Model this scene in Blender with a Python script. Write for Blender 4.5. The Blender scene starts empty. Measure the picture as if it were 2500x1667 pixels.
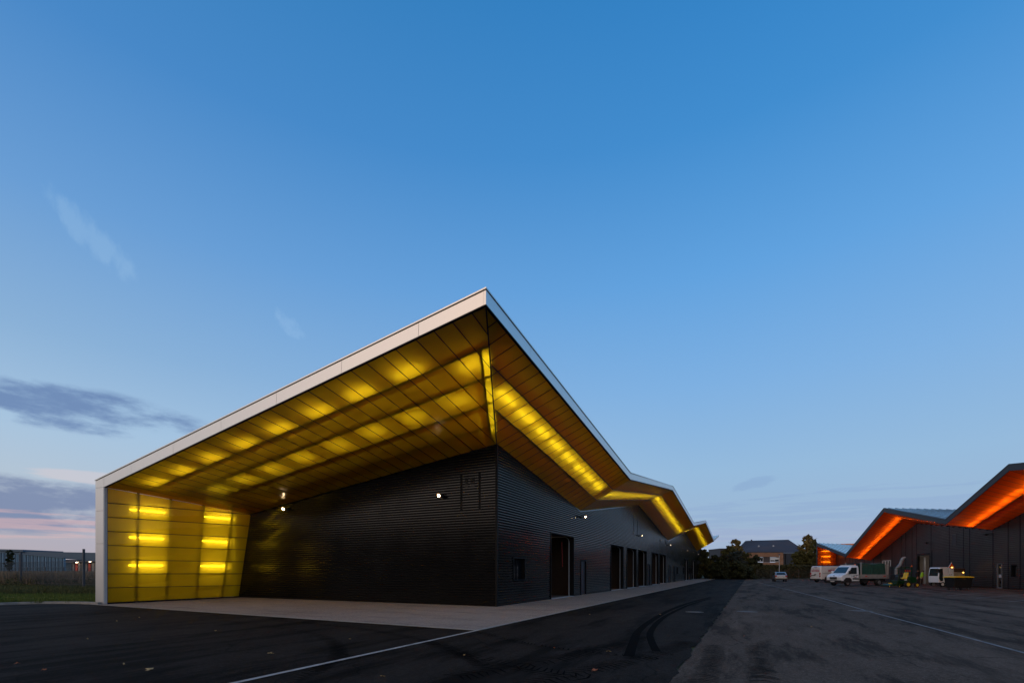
import bpy, math, random
import numpy as np
from mathutils import Vector, Matrix
random.seed(7); rng = np.random.default_rng(7)
R = math.radians
SC = bpy.context.scene
COL = SC.collection

# ------------------------------------------------------------------ camera
CX, CY, CZ = 10.30, -19.39, 1.60
YAW = 26.17
cam = bpy.data.cameras.new('camera'); cam_o = bpy.data.objects.new('camera', cam); COL.objects.link(cam_o)
cam.lens = 17.0; cam.sensor_width = 36.0; cam.shift_y = 0.2242; cam.clip_start = 0.1; cam.clip_end = 6000
cam_o.location = (CX, CY, CZ); cam_o.rotation_euler = (R(90), 0, R(YAW)); SC.camera = cam_o
SC.view_settings.view_transform = 'Standard'; SC.view_settings.look = 'None'
SC.view_settings.exposure = 0; SC.view_settings.gamma = 1; SC.view_settings.use_curve_mapping = False
SC.cycles.max_bounces = 8; SC.cycles.diffuse_bounces = 4; SC.cycles.glossy_bounces = 3
SC.cycles.transmission_bounces = 6; SC.cycles.transparent_max_bounces = 8
SC.cycles.sample_clamp_indirect = 1.5; SC.cycles.use_denoising = True; SC.cycles.denoising_input_passes = 'RGB_ALBEDO_NORMAL'; SC.cycles.denoising_prefilter = 'ACCURATE'
SC.cycles.caustics_reflective = False; SC.cycles.caustics_refractive = True

# ------------------------------------------------------------------ node helper
class NT:
    def __init__(s, tree): s.t = tree; s.n = tree.nodes; s.l = tree.links
    def new(s, kind, **kw):
        n = s.n.new(kind)
        for k, v in kw.items():
            if k in n.inputs and not hasattr(n, k): n.inputs[k].default_value = v
            else: setattr(n, k, v)
        return n
    def set(s, node, key, v):
        if isinstance(v, bpy.types.NodeSocket): s.l.new(v, node.inputs[key])
        else: node.inputs[key].default_value = v
    def math(s, op, a, b=0.0, c=0.0, clamp=False):
        n = s.n.new('ShaderNodeMath'); n.operation = op; n.use_clamp = clamp
        s.set(n, 0, a); s.set(n, 1, b); s.set(n, 2, c); return n.outputs[0]
    def mix(s, f, a, b, blend='MIX'):
        n = s.n.new('ShaderNodeMix'); n.data_type = 'RGBA'; n.blend_type = blend
        s.set(n, 0, f); s.set(n, 6, a if not isinstance(a, tuple) else (*a, 1)[:4]); s.set(n, 7, b if not isinstance(b, tuple) else (*b, 1)[:4])
        return n.outputs[2]
    def ramp(s, fac, stops, interp='LINEAR'):
        n = s.n.new('ShaderNodeValToRGB'); n.color_ramp.interpolation = interp
        while len(n.color_ramp.elements) < len(stops): n.color_ramp.elements.new(0.5)
        for e, (p, c) in zip(n.color_ramp.elements, stops):
            e.position = p; e.color = (*c, 1) if len(c) == 3 else c
        s.set(n, 0, fac); return n.outputs[0]
    def noise(s, vec, scale, detail=4, rough=0.55):
        n = s.n.new('ShaderNodeTexNoise'); n.inputs['Scale'].default_value = scale
        n.inputs['Detail'].default_value = detail; n.inputs['Roughness'].default_value = rough
        if vec is not None: s.l.new(vec, n.inputs['Vector'])
        return n.outputs[0]
    def mapping(s, vec, scale=(1, 1, 1), loc=(0, 0, 0), rot=(0, 0, 0)):
        n = s.n.new('ShaderNodeMapping'); s.l.new(vec, n.inputs[0])
        n.inputs['Location'].default_value = loc; n.inputs['Rotation'].default_value = rot; n.inputs['Scale'].default_value = scale
        return n.outputs[0]

def srgb(r, g, b):
    f = lambda v: (v / 255 / 12.92) if v <= 10.3 else ((v / 255 + 0.055) / 1.055) ** 2.4
    return (f(r), f(g), f(b))

# ------------------------------------------------------------------ sky (dusk, the sun just under the horizon behind the camera to the left)
SUN_EL, SUN_AZ = 3.0, (-0.20, -0.98)
world = bpy.data.worlds.new('World'); SC.world = world; world.use_nodes = True
w = NT(world.node_tree); w.n.clear()
out = w.n.new('ShaderNodeOutputWorld'); bg = w.n.new('ShaderNodeBackground'); w.l.new(bg.outputs[0], out.inputs[0])
bg.inputs[1].default_value = 1.0
tc = w.n.new('ShaderNodeTexCoord'); D = tc.outputs['Generated']
sep = w.n.new('ShaderNodeSeparateXYZ'); w.l.new(D, sep.inputs[0]); dx, dy, dz = sep.outputs
el = w.math('MULTIPLY', w.math('ARCSINE', w.math('MINIMUM', w.math('MAXIMUM', dz, -1), 1)), 180 / math.pi)      # degrees
az = w.math('MULTIPLY', w.math('ARCTAN2', dx, dy), 180 / math.pi)                                               # 0 = +Y, positive toward +X
f_el = w.math('DIVIDE', el, 90, clamp=True)
east = w.ramp(f_el, [(0.0, srgb(170, 184, 212)), (0.05, srgb(164, 190, 220)), (0.12, srgb(156, 194, 230)), (0.22, srgb(132, 184, 236)),
                     (0.33, srgb(102, 170, 234)), (0.45, srgb(68, 148, 218)), (0.56, srgb(48, 134, 206)), (1.0, srgb(48, 100, 156))])
west = w.ramp(f_el, [(0.0, srgb(190, 180, 188)), (0.03, srgb(186, 182, 196)), (0.09, srgb(188, 206, 224)), (0.14, srgb(176, 206, 234)), (0.22, srgb(146, 186, 226)),
                     (0.33, srgb(112, 165, 222)), (0.45, srgb(78, 142, 208)), (0.56, srgb(62, 132, 194)), (1.0, srgb(52, 102, 156))])
# azimuth weight: 1 toward -X (the sunset side), 0 toward +Y+X
wdot = w.math('ADD', w.math('MULTIPLY', dx, -0.90), w.math('MULTIPLY', dy, -0.44))
wf = w.math('MULTIPLY_ADD', wdot, 0.95, 0.32, clamp=True)
base = w.mix(wf, east, west)
# afterglow round the sun's azimuth, falling off with height
gd = w.math('ADD', w.math('MULTIPLY', dx, SUN_AZ[0]), w.math('MULTIPLY', dy, SUN_AZ[1]))
gaz = w.math('POWER', w.math('MAXIMUM', w.math('MULTIPLY_ADD', gd, 1.12, -0.12), 0.0), 1.3)
gel = w.math('POWER', w.math('SUBTRACT', 1.0, w.math('DIVIDE', w.math('ABSOLUTE', w.math('SUBTRACT', el, 32)), 46, clamp=True)), 1.2)
glow = w.mix(w.math('MULTIPLY', gaz, gel, clamp=True), base, (1.75, 1.32, 0.98))
# the Nishita twilight gives a share of the colour everywhere
sky = w.n.new('ShaderNodeTexSky'); sky.sky_type = 'NISHITA'; sky.sun_disc = False
sky.sun_elevation = R(SUN_EL); sky.sun_rotation = math.atan2(SUN_AZ[0], SUN_AZ[1]); sky.air_density = 1.2; sky.ozone_density = 2.5
nis = w.n.new('ShaderNodeVectorMath'); nis.operation = 'SCALE'; w.l.new(sky.outputs[0], nis.inputs[0]); nis.inputs[3].default_value = 0.08
base2 = w.mix(0.12, glow, nis.outputs[0])
# clouds in (azimuth, elevation), ragged by noise
cmb = w.n.new('ShaderNodeCombineXYZ'); w.l.new(az, cmb.inputs[0]); w.l.new(el, cmb.inputs[1]); AE = cmb.outputs[0]
nz1 = w.noise(w.mapping(AE, (0.13, 0.42, 1), (2.3, 0.7, 0), (0, 0, R(4))), 1.0, 9, 0.62)
nz2 = w.noise(w.mapping(AE, (0.09, 1.5, 1), (3, 1, 0), (0, 0, R(2))), 1.0, 6, 0.62)
nz3 = w.noise(w.mapping(AE, (0.55, 0.30, 1), (7, 4, 0), (0, 0, R(38))), 1.0, 8, 0.62)
def band(a0, aw, e0, ew, tilt=0.0):   # soft elliptical patch
    a = w.math('SUBTRACT', az, a0); e = w.math('SUBTRACT', w.math('SUBTRACT', el, e0), w.math('MULTIPLY', a, tilt))
    a = w.math('POWER', w.math('DIVIDE', a, aw), 2.0); e = w.math('POWER', w.math('DIVIDE', e, ew), 2.0)
    return w.math('SUBTRACT', 1.0, w.math('ADD', a, e), clamp=True)
def cloud(col, prev, mask, nz, lo, hi, amt):
    m = w.math('ADD', mask, w.math('MULTIPLY_ADD', nz, 3.4, -1.7))
    m = w.ramp(m, [(lo, (0, 0, 0)), (hi, (1, 1, 1))], 'EASE')
    m2 = w.math('MULTIPLY', m, w.math('MULTIPLY', w.math('MINIMUM', w.math('MULTIPLY', mask, 2.2), 1.0), amt))
    return w.mix(m2, prev, col)
c = base2
c = cloud(srgb(102, 130, 176), c, band(-69, 12, 13.9, 2.3), nz1, 0.15, 1.15, 0.85)      # dark bank beside the roof
c = cloud(srgb(112, 140, 190), c, band(-95, 16, 13.2, 3.0), nz1, 0.20, 0.95, 0.75)
c = cloud(srgb(122, 138, 172), c, band(-80, 22, 5.6, 3.0), nz1, -0.25, 0.7, 0.9)        # low bank
c = cloud(srgb(222, 184, 182), c, band(-78, 22, 3.9, 1.9), nz2, 0.45, 1.2, 0.5)        # pink streaks
c = cloud(srgb(224, 206, 206), c, band(-66, 6, 8.3, 1.1), nz2, 0.35, 1.2, 0.4)
c = cloud(srgb(198, 184, 206), c, band(14, 46, 4.0, 1.8), nz2, 0.42, 1.1, 0.14)
c = cloud(srgb(134, 160, 205), c, band(10, 60, 5.4, 3.6), nz2, 0.70, 1.2, 0.25)
c = cloud(srgb(120, 148, 196), c, band(0.4, 3.0, 9.2, 0.9, 0.2), nz1, 0.45, 1.2, 0.25)
c = cloud(srgb(160, 198, 232), c, band(-67.0, 3.8, 27.4, 1.9, -0.62), nz3, 0.20, 2.0, 0.26)         # high wisp
c = cloud(srgb(150, 190, 230), c, band(-51.0, 2.4, 24.9, 1.2, -0.6), nz3, 0.30, 1.1, 0.35)
below = w.math('LESS_THAN', el, -0.3)
w.l.new(w.mix(below, c, (0.03, 0.032, 0.036)), bg.inputs[0])

sun = bpy.data.lights.new('sun', 'SUN'); sun_o = bpy.data.objects.new('sun', sun); COL.objects.link(sun_o)
sun.energy = 0.45; sun.angle = R(70); sun.color = (1.0, 0.72, 0.50)
sun_o.rotation_euler = Vector((-SUN_AZ[0] * math.cos(R(20)), -SUN_AZ[1] * math.cos(R(20)), -math.sin(R(20)))).to_track_quat('-Z', 'Y').to_euler()

# ------------------------------------------------------------------ geometry helpers
SI, CO = math.sin(R(YAW)), math.cos(R(YAW))
def far(x, y, t):
    """a point of the place t metres in front of the camera, sighted at photo position x, y"""
    r = (x - 1250) / 1180.6
    return Vector((CX + t * (r * CO - SI), CY + t * (r * SI + CO), CZ + (1394 - y) / 1180.6 * t))

class MB:
    def __init__(s): s.v = []; s.f = []; s.m = []; s.M = None
    def add(s, vs, fs, mi=0):
        b = len(s.v)
        s.v += [tuple(s.M @ Vector(p)) if s.M else tuple(p) for p in vs]
        s.f += [tuple(b + i for i in f) for f in fs]; s.m += [mi] * len(fs)
    def box(s, a, b, mi=0):
        x0, y0, z0 = a; x1, y1, z1 = b
        s.add([(x0, y0, z0), (x1, y0, z0), (x1, y1, z0), (x0, y1, z0), (x0, y0, z1), (x1, y0, z1), (x1, y1, z1), (x0, y1, z1)],
              [(0, 3, 2, 1), (4, 5, 6, 7), (0, 1, 5, 4), (1, 2, 6, 5), (2, 3, 7, 6), (3, 0, 4, 7)], mi)
    def quad(s, a, b, c, d, mi=0): s.add([a, b, c, d], [(0, 1, 2, 3)], mi)
    def bar(s, p, q, wd, ht, mi=0, up=(0, 0, 1)):
        p, q = Vector(p), Vector(q); t = (q - p).normalized(); u = Vector(up)
        sd = t.cross(u); 
        if sd.length < 1e-4: sd = t.cross(Vector((1, 0, 0)))
        sd.normalize(); u = sd.cross(t).normalized(); sd *= wd / 2; u *= ht / 2
        s.add([p - sd - u, p + sd - u, p + sd + u, p - sd + u, q - sd - u, q + sd - u, q + sd + u, q - sd + u],
              [(0, 1, 2, 3), (7, 6, 5, 4), (0, 4, 5, 1), (1, 5, 6, 2), (2, 6, 7, 3), (3, 7, 4, 0)], mi)
    def cyl(s, p, q, r0, r1=None, n=10, mi=0, cap=True):
        r1 = r0 if r1 is None else r1; p, q = Vector(p), Vector(q); t = (q - p).normalized()
        a = t.orthogonal().normalized(); b = t.cross(a); vs = []
        for c_, r in ((p, r0), (q, r1)):
            for i in range(n):
                an = 2 * math.pi * i / n; vs.append(c_ + a * (r * math.cos(an)) + b * (r * math.sin(an)))
        fs = [(i, (i + 1) % n, n + (i + 1) % n, n + i) for i in range(n)]
        if cap: fs += [tuple(range(n - 1, -1, -1)), tuple(range(n, 2 * n))]
        s.add(vs, fs, mi)
    def prism(s, poly, a0, a1, axis='y', mi=0):
        """extrude a polygon given in the other two axes along axis"""
        def P(u, v, a): return {'y': (u, a, v), 'x': (a, u, v), 'z': (u, v, a)}[axis]
        n = len(poly)
        s.add([P(u, v, a0) for u, v in poly] + [P(u, v, a1) for u, v in poly],
              [(i, (i + 1) % n, n + (i + 1) % n, n + i) for i in range(n)] + [tuple(range(n - 1, -1, -1)), tuple(range(n, 2 * n))], mi)
    def lathe(s, prof, c=(0, 0, 0), n=12, mi=0, axis='z'):
        vs = []
        for r, h in prof:
            for i in range(n):
                an = 2 * math.pi * i / n; x, y = r * math.cos(an), r * math.sin(an)
                vs.append({'z': (c[0] + x, c[1] + y, c[2] + h), 'y': (c[0] + x, c[1] + h, c[2] + y), 'x': (c[0] + h, c[1] + x, c[2] + y)}[axis])
        fs = [(k * n + i, k * n + (i + 1) % n, (k + 1) * n + (i + 1) % n, (k + 1) * n + i) for k in range(len(prof) - 1) for i in range(n)]
        s.add(vs, fs, mi)
    def mesh(s, name, mats, smooth=False, bevel=0):
        me = bpy.data.meshes.new(name); me.from_pydata(s.v, [], s.f)
        for m in (mats if isinstance(mats, (list, tuple)) else [mats]): me.materials.append(m)
        me.polygons.foreach_set('material_index', s.m)
        if smooth: me.polygons.foreach_set('use_smooth', [True] * len(s.f))
        me.update(); return me
    def build(s, name, mats, parent=None, smooth=False, bevel=0, **props):
        o = bpy.data.objects.new(name, s.mesh(name, mats, smooth)); COL.objects.link(o)
        if parent is not None: o.parent = parent
        if bevel:
            md = o.modifiers.new('bevel', 'BEVEL'); md.width = bevel; md.segments = 2; md.limit_method = 'ANGLE'
        for k, v in props.items(): o[k] = v
        return o

def thing(name, label, cat, loc=(0, 0, 0), rz=0, group=None):
    o = bpy.data.objects.new(name, None); COL.objects.link(o); o.empty_display_size = 0.2
    o.location = loc; o.rotation_euler = (0, 0, rz); o['label'] = label; o['category'] = cat
    if group: o['group'] = group
    return o
def tag(o, label, cat, group=None):
    o['label'] = label; o['category'] = cat
    if group: o['group'] = group
    return o
def copy_thing(root, loc, rz, label):
    c = root.copy(); COL.objects.link(c); c.location = loc; c.rotation_euler = (0, 0, rz); c['label'] = label
    for ch in root.children:
        d = ch.copy(); COL.objects.link(d); d.parent = c
        for g in ch.children:
            e = g.copy(); COL.objects.link(e); e.parent = d
    return c
def quads_mesh(name, V, mat, parent=None, **props):
    """V: (n,4,3) array of quads, one object"""
    n = len(V); me = bpy.data.meshes.new(name)
    me.vertices.add(n * 4); me.vertices.foreach_set('co', V.reshape(-1).astype(np.float32))
    me.loops.add(n * 4); me.loops.foreach_set('vertex_index', np.arange(n * 4, dtype=np.int32))
    me.polygons.add(n); me.polygons.foreach_set('loop_start', np.arange(0, n * 4, 4, dtype=np.int32))
    me.polygons.foreach_set('loop_total', np.full(n, 4, dtype=np.int32))
    me.materials.append(mat); me.update(calc_edges=True)
    o = bpy.data.objects.new(name, me); COL.objects.link(o)
    if parent is not None: o.parent = parent
    for k, v in props.items(): o[k] = v
    return o
def lerp(a, b, t): return a + (b - a) * t
def pl(pts, u):
    """piecewise linear through pts [(u, v)...]"""
    if u <= pts[0][0]: (a, va), (b, vb) = pts[0], pts[1]
    elif u >= pts[-1][0]: (a, va), (b, vb) = pts[-2], pts[-1]
    else:
        for (a, va), (b, vb) in zip(pts, pts[1:]):
            if a <= u <= b: break
    return va + (vb - va) * (u - a) / (b - a)

# ------------------------------------------------------------------ materials
def mat_pbr(name, col, rough=0.6, metal=0.0, spec=0.5, noise=None, bump=None, coat=0.0):
    """noise = (scale, amount, detail) varies the colour; bump = (scale, strength)"""
    m = bpy.data.materials.new(name); m.use_nodes = True; t = NT(m.node_tree)
    b = t.n['Principled BSDF']; b.inputs['Base Color'].default_value = (*col, 1); b.inputs['Roughness'].default_value = rough
    b.inputs['Metallic'].default_value = metal; b.inputs['Specular IOR Level'].default_value = spec; b.inputs['Coat Weight'].default_value = coat
    co = t.n.new('ShaderNodeTexCoord').outputs['Object']
    if noise:
        nz = t.noise(co, noise[0], noise[2] if len(noise) > 2 else 5, 0.6)
        k = noise[1]
        colr = t.mix(t.ramp(nz, [(0.3, (0, 0, 0)), (0.7, (1, 1, 1))]), tuple(v * (1 - k) for v in col), tuple(min(1, v * (1 + k)) for v in col))
        t.l.new(colr, b.inputs['Base Color'])
        t.l.new(t.math('MULTIPLY_ADD', nz, 0.25, rough - 0.12, clamp=True), b.inputs['Roughness'])
    if bump:
        bn = t.n.new('ShaderNodeBump'); bn.inputs['Strength'].default_value = bump[1]; bn.inputs['Distance'].default_value = bump[2] if len(bump) > 2 else 0.01
        t.l.new(t.noise(co, bump[0], 6, 0.65), bn.inputs['Height']); t.l.new(bn.outputs[0], b.inputs['Normal'])
    return m
def mat_emit(name, col, s):
    m = bpy.data.materials.new(name); m.use_nodes = True; t = NT(m.node_tree); t.n.clear()
    e = t.n.new('ShaderNodeEmission'); e.inputs[0].default_value = (*col, 1); e.inputs[1].default_value = s
    o = t.n.new('ShaderNodeOutputMaterial'); t.l.new(e.outputs[0], o.inputs[0]); return m
def mat_sheet(name, col, clear, rough=0.30):
    """tinted polycarbonate: scatters the light of the tubes behind it, lets part of it straight through, and has a gloss"""
    m = bpy.data.materials.new(name); m.use_nodes = True; t = NT(m.node_tree); t.n.clear()
    co = t.n.new('ShaderNodeTexCoord').outputs['Object']
    nz = t.noise(co, 1.3, 3, 0.5)
    tint = t.mix(nz, tuple(v * 0.86 for v in col), col)
    tr = t.n.new('ShaderNodeBsdfTranslucent'); t.l.new(tint, tr.inputs[0])
    df = t.n.new('ShaderNodeBsdfDiffuse'); t.l.new(tint, df.inputs[0])
    rf = t.n.new('ShaderNodeBsdfRefraction'); t.l.new(tint, rf.inputs[0]); rf.inputs['IOR'].default_value = 1.08; rf.inputs['Roughness'].default_value = rough
    gl = t.n.new('ShaderNodeBsdfGlossy'); gl.inputs['Roughness'].default_value = 0.22; gl.inputs[0].default_value = (0.9, 0.9, 0.9, 1)
    a = t.n.new('ShaderNodeMixShader'); a.inputs[0].default_value = 0.22; t.l.new(tr.outputs[0], a.inputs[1]); t.l.new(df.outputs[0], a.inputs[2])
    b = t.n.new('ShaderNodeMixShader'); b.inputs[0].default_value = clear; t.l.new(a.outputs[0], b.inputs[1]); t.l.new(rf.outputs[0], b.inputs[2])
    fr = t.n.new('ShaderNodeFresnel'); fr.inputs[0].default_value = 1.38
    g = t.n.new('ShaderNodeMixShader'); t.l.new(t.math('MULTIPLY', fr.outputs[0], 0.8), g.inputs[0]); t.l.new(b.outputs[0], g.inputs[1]); t.l.new(gl.outputs[0], g.inputs[2])
    o = t.n.new('ShaderNodeOutputMaterial'); t.l.new(g.outputs[0], o.inputs[0]); return m

M = {}
M['yellow_sheet'] = mat_sheet('yellow_sheet', (0.84, 0.60, 0.010), 0.0, 0.12)
M['yellow_wall'] = mat_sheet('yellow_wall', (0.86, 0.56, 0.009), 0.30, 0.035)
M['orange_sheet'] = mat_sheet('orange_sheet', (0.93, 0.125, 0.003), 0.0, 0.2)
M['orange_wall'] = mat_sheet('orange_wall', (0.90, 0.20, 0.004), 0.30, 0.03)
M['joint'] = mat_pbr('joint', (0.020, 0.008, 0.003), 0.6)
def mat_skin(name):
    m = bpy.data.materials.new(name); m.use_nodes = True; t = NT(m.node_tree); t.n.clear()
    d = t.n.new('ShaderNodeBsdfDiffuse'); d.inputs[0].default_value = (0.85, 0.80, 0.66, 1); u_ = t.n.new('ShaderNodeBsdfTranslucent'); u_.inputs[0].default_value = (0.9, 0.95, 0.95, 1)
    x = t.n.new('ShaderNodeMixShader'); x.inputs[0].default_value = 0.25; t.l.new(d.outputs[0], x.inputs[1]); t.l.new(u_.outputs[0], x.inputs[2])
    o = t.n.new('ShaderNodeOutputMaterial'); t.l.new(x.outputs[0], o.inputs[0]); return m
M['clear_sheet'] = mat_skin('clear_sheet')
M['cladding'] = mat_pbr('cladding', (0.0014, 0.0014, 0.0016), 0.17, 0.0, 0.55, noise=(0.8, 0.25))
M['cladding_grey'] = mat_pbr('cladding_grey', (0.027, 0.0215, 0.0215), 0.38, 0.0, 0.8, noise=(0.6, 0.2))
M['backing'] = mat_pbr('backing', (0.005, 0.005, 0.005), 0.7, 0, 0.1)
M['alu'] = mat_pbr('alu', (0.74, 0.705, 0.665), 0.36, 0.8, 0.5, noise=(0.35, 0.05))
M['alu_edge'] = mat_pbr('alu_edge', (0.55, 0.57, 0.6), 0.4, 0.5)
M['grey_fascia'] = mat_pbr('grey_fascia', (0.045, 0.045, 0.052), 0.6, 0.0, 0.2, noise=(0.4, 0.1))
M['roof_metal'] = mat_pbr('roof_metal', (0.74, 0.86, 0.90), 0.20, 0.9, 0.5, noise=(0.3, 0.08))
M['roof_seam'] = mat_pbr('roof_seam', (0.10, 0.13, 0.16), 0.5, 0.2)  # standing seams: their shading put into a darker colour than the roof
M['cavity'] = mat_pbr('cavity', (0.66, 0.20, 0.035), 0.9)
M['cavity_orange'] = mat_pbr('cavity_orange', (0.85, 0.42, 0.16), 0.9)
M['beam'] = mat_pbr('beam', (0.10, 0.05, 0.02), 0.7)
M['tube'] = mat_emit('tube', (1.0, 0.93, 0.78), 17)
M['tube_wall'] = mat_emit('tube_wall', (1.0, 0.93, 0.78), 20)
M['tube_w2'] = mat_emit('tube_w2', (1.0, 0.86, 0.66), 9)
M['tube_o'] = mat_emit('tube_o', (1.0, 0.80, 0.55), 30)
M['lamp_glow'] = mat_emit('lamp_glow', (1.0, 0.66, 0.32), 220)
M['halo_disc'] = mat_emit('halo_disc', (1.0, 0.50, 0.16), 1.1)  # warm halo round the floodlight lens, put in as a glowing disc
M['lamp_glow_far'] = mat_emit('lamp_glow_far', (1.0, 0.78, 0.48), 18)
M['strip_glow'] = mat_emit('strip_glow', (1.0, 0.62, 0.3), 6)
M['room_glow'] = mat_emit('room_glow', (1.0, 0.85, 0.7), 13)
M['black_metal'] = mat_pbr('black_metal', (0.006, 0.006, 0.007), 0.55, 0, 0.15)
M['dark_plastic'] = mat_pbr('dark_plastic', (0.016, 0.016, 0.017), 0.55, noise=(3, 0.3))
M['room'] = mat_pbr('room', (0.028, 0.014, 0.007), 0.8, noise=(1.5, 0.3))
M['room_grey'] = mat_pbr('room_grey', (0.20, 0.18, 0.165), 0.8, noise=(1, 0.15))
M['rail'] = mat_pbr('rail', (0.5, 0.52, 0.54), 0.4, 0.6)
M['alu_dark'] = mat_pbr('alu_dark', (0.16, 0.17, 0.18), 0.5, 0.2)
M['wood'] = mat_pbr('wood', (0.42, 0.24, 0.10), 0.7, noise=(6, 0.3))
M['glass'] = mat_pbr('glass', (0.006, 0.007, 0.009), 0.06, 0.0, 0.35)
M['white_frame'] = mat_pbr('white_frame', (0.6, 0.6, 0.6), 0.5)
M['door_dark'] = mat_pbr('door_dark', (0.028, 0.030, 0.036), 0.42)
M['sill_light'] = mat_pbr('sill_light', (0.42, 0.43, 0.44), 0.7, noise=(2, 0.2))
M['kerb_dark'] = mat_pbr('kerb_dark', (0.09, 0.07, 0.055), 0.8, noise=(8, 0.3))
M['red_paint'] = mat_pbr('red_paint', (0.5, 0.02, 0.015), 0.5)

def mat_ground(name, c0, c1, rough, kind):
    m = bpy.data.materials.new(name); m.use_nodes = True; t = NT(m.node_tree); b = t.n['Principled BSDF']
    co = t.n.new('ShaderNodeTexCoord').outputs['Object']
    big = t.noise(t.mapping(co, (0.22, 0.10, 1)), 1.0, 6, 0.62)
    mid = t.noise(t.mapping(co, (1.6, 0.8, 1), (5, 2, 0), (0, 0, 0.4)), 1.0, 8, 0.72)
    speck = t.noise(co, 16.0, 4, 0.75)
    med = t.noise(t.mapping(co, (5, 5, 1), (3, 8, 0)), 1.0, 6, 0.75)
    fine = t.noise(co, 60.0, 3, 0.7)
    v = t.math('ADD', t.math('MULTIPLY_ADD', big, 0.35, t.math('MULTIPLY', mid, 0.35)), t.math('MULTIPLY', med, 0.3))
    col = t.mix(t.ramp(v, [(0.38, (0, 0, 0)), (0.62, (1, 1, 1))]), c0, c1)
    col = t.mix(t.math('MULTIPLY', t.ramp(speck, [(0.52, (0, 0, 0)), (0.70, (1, 1, 1))]), 0.55), col, tuple(min(1, q * 1.9 + 0.004) for q in c1))
    col = t.mix(t.math('MULTIPLY', t.ramp(fine, [(0.50, (0, 0, 0)), (0.74, (1, 1, 1))]), 0.6), col, tuple(min(1, q * 2.6 + 0.01) for q in c1))
    col = t.mix(t.math('MULTIPLY', t.ramp(speck, [(0.30, (1, 1, 1)), (0.46, (0, 0, 0))]), 0.6), col, tuple(q * 0.35 for q in c0))
    if kind == 'asphalt':
        st = t.noise(t.mapping(co, (0.9, 0.16, 1), (9, 1, 0), (0, 0, 0.9)), 1.0, 8, 0.7)      # wiped wheel streaks
        col = t.mix(t.math('MULTIPLY', t.ramp(st, [(0.49, (0, 0, 0)), (0.58, (1, 1, 1))]), 0.8), col, tuple(q * 0.6 for q in c0))
        st2 = t.noise(t.mapping(co, (0.5, 0.07, 1), (2, 7, 0), (0, 0, -0.1)), 1.0, 7, 0.68)
        col = t.mix(t.math('MULTIPLY', t.ramp(st2, [(0.54, (0, 0, 0)), (0.70, (1, 1, 1))]), 0.5), col, tuple(q * 1.7 for q in c1))
        vo = t.n.new('ShaderNodeTexVoronoi'); vo.feature = 'DISTANCE_TO_EDGE'; vo.inputs['Scale'].default_value = 0.16
        wv = t.n.new('ShaderNodeVectorMath'); wv.operation = 'ADD'; nv = t.n.new('ShaderNodeTexNoise'); nv.inputs['Scale'].default_value = 0.9; nv.inputs['Detail'].default_value = 6
        t.l.new(co, nv.inputs['Vector']); t.l.new(co, wv.inputs[0]); t.l.new(nv.outputs['Color'], wv.inputs[1]); t.l.new(wv.outputs[0], vo.inputs['Vector'])
        col = t.mix(t.math('MULTIPLY', t.ramp(vo.outputs['Distance'], [(0.0, (1, 1, 1)), (0.004, (0, 0, 0))]), 0.7), col, tuple(q * 0.25 for q in c0))
    else:
        st = t.noise(t.mapping(co, (0.25, 1.1, 1), (1, 1, 0)), 1.0, 7, 0.7)
        col = t.mix(t.math('MULTIPLY', t.ramp(st, [(0.50, (0, 0, 0)), (0.66, (1, 1, 1))]), 0.45), col, tuple(q * 0.55 for q in c0))
    t.l.new(col, b.inputs['Base Color'])
    t.l.new(t.math('MULTIPLY_ADD', mid, -0.3, rough + 0.12, clamp=True), b.inputs['Roughness'])
    b.inputs['Specular IOR Level'].default_value = 0.04
    bn = t.n.new('ShaderNodeBump'); bn.inputs['Strength'].default_value = 0.6; bn.inputs['Distance'].default_value = 0.01
    t.l.new(t.math('ADD', fine, speck), bn.inputs['Height']); t.l.new(bn.outputs[0], b.inputs['Normal']); return m
M['asphalt_new'] = mat_ground('asphalt_new', (0.0085, 0.0068, 0.0055), (0.0270, 0.0215, 0.0175), 0.86, 'asphalt')
M['asphalt_old'] = mat_ground('asphalt_old', (0.044, 0.0330, 0.0255), (0.098, 0.0740, 0.0570), 0.88, 'asphalt')
M['pad'] = mat_ground('pad', (0.185, 0.150, 0.125), (0.27, 0.225, 0.19), 0.85, 'pad')
M['terrain'] = mat_pbr('terrain', (0.050, 0.058, 0.022), 0.95, noise=(0.4, 0.5), bump=(3, 0.6, 0.1))
M['kerb'] = mat_pbr('kerb', (0.27, 0.25, 0.22), 0.8, noise=(3, 0.2), bump=(30, 0.3))
M['line'] = mat_pbr('line', (0.36, 0.33, 0.30), 0.75, noise=(5, 0.4))
M['line_faint'] = mat_pbr('line_faint', (0.15, 0.148, 0.145), 0.8, noise=(3, 0.4))
M['rubber_mark'] = mat_pbr('rubber_mark', (0.0040, 0.0036, 0.0034), 0.95, 0, 0.03, noise=(8, 0.5))
M['mud_mark'] = mat_pbr('mud_mark', (0.017, 0.014, 0.012), 0.95, 0, 0.03, noise=(8, 0.4))

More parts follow.
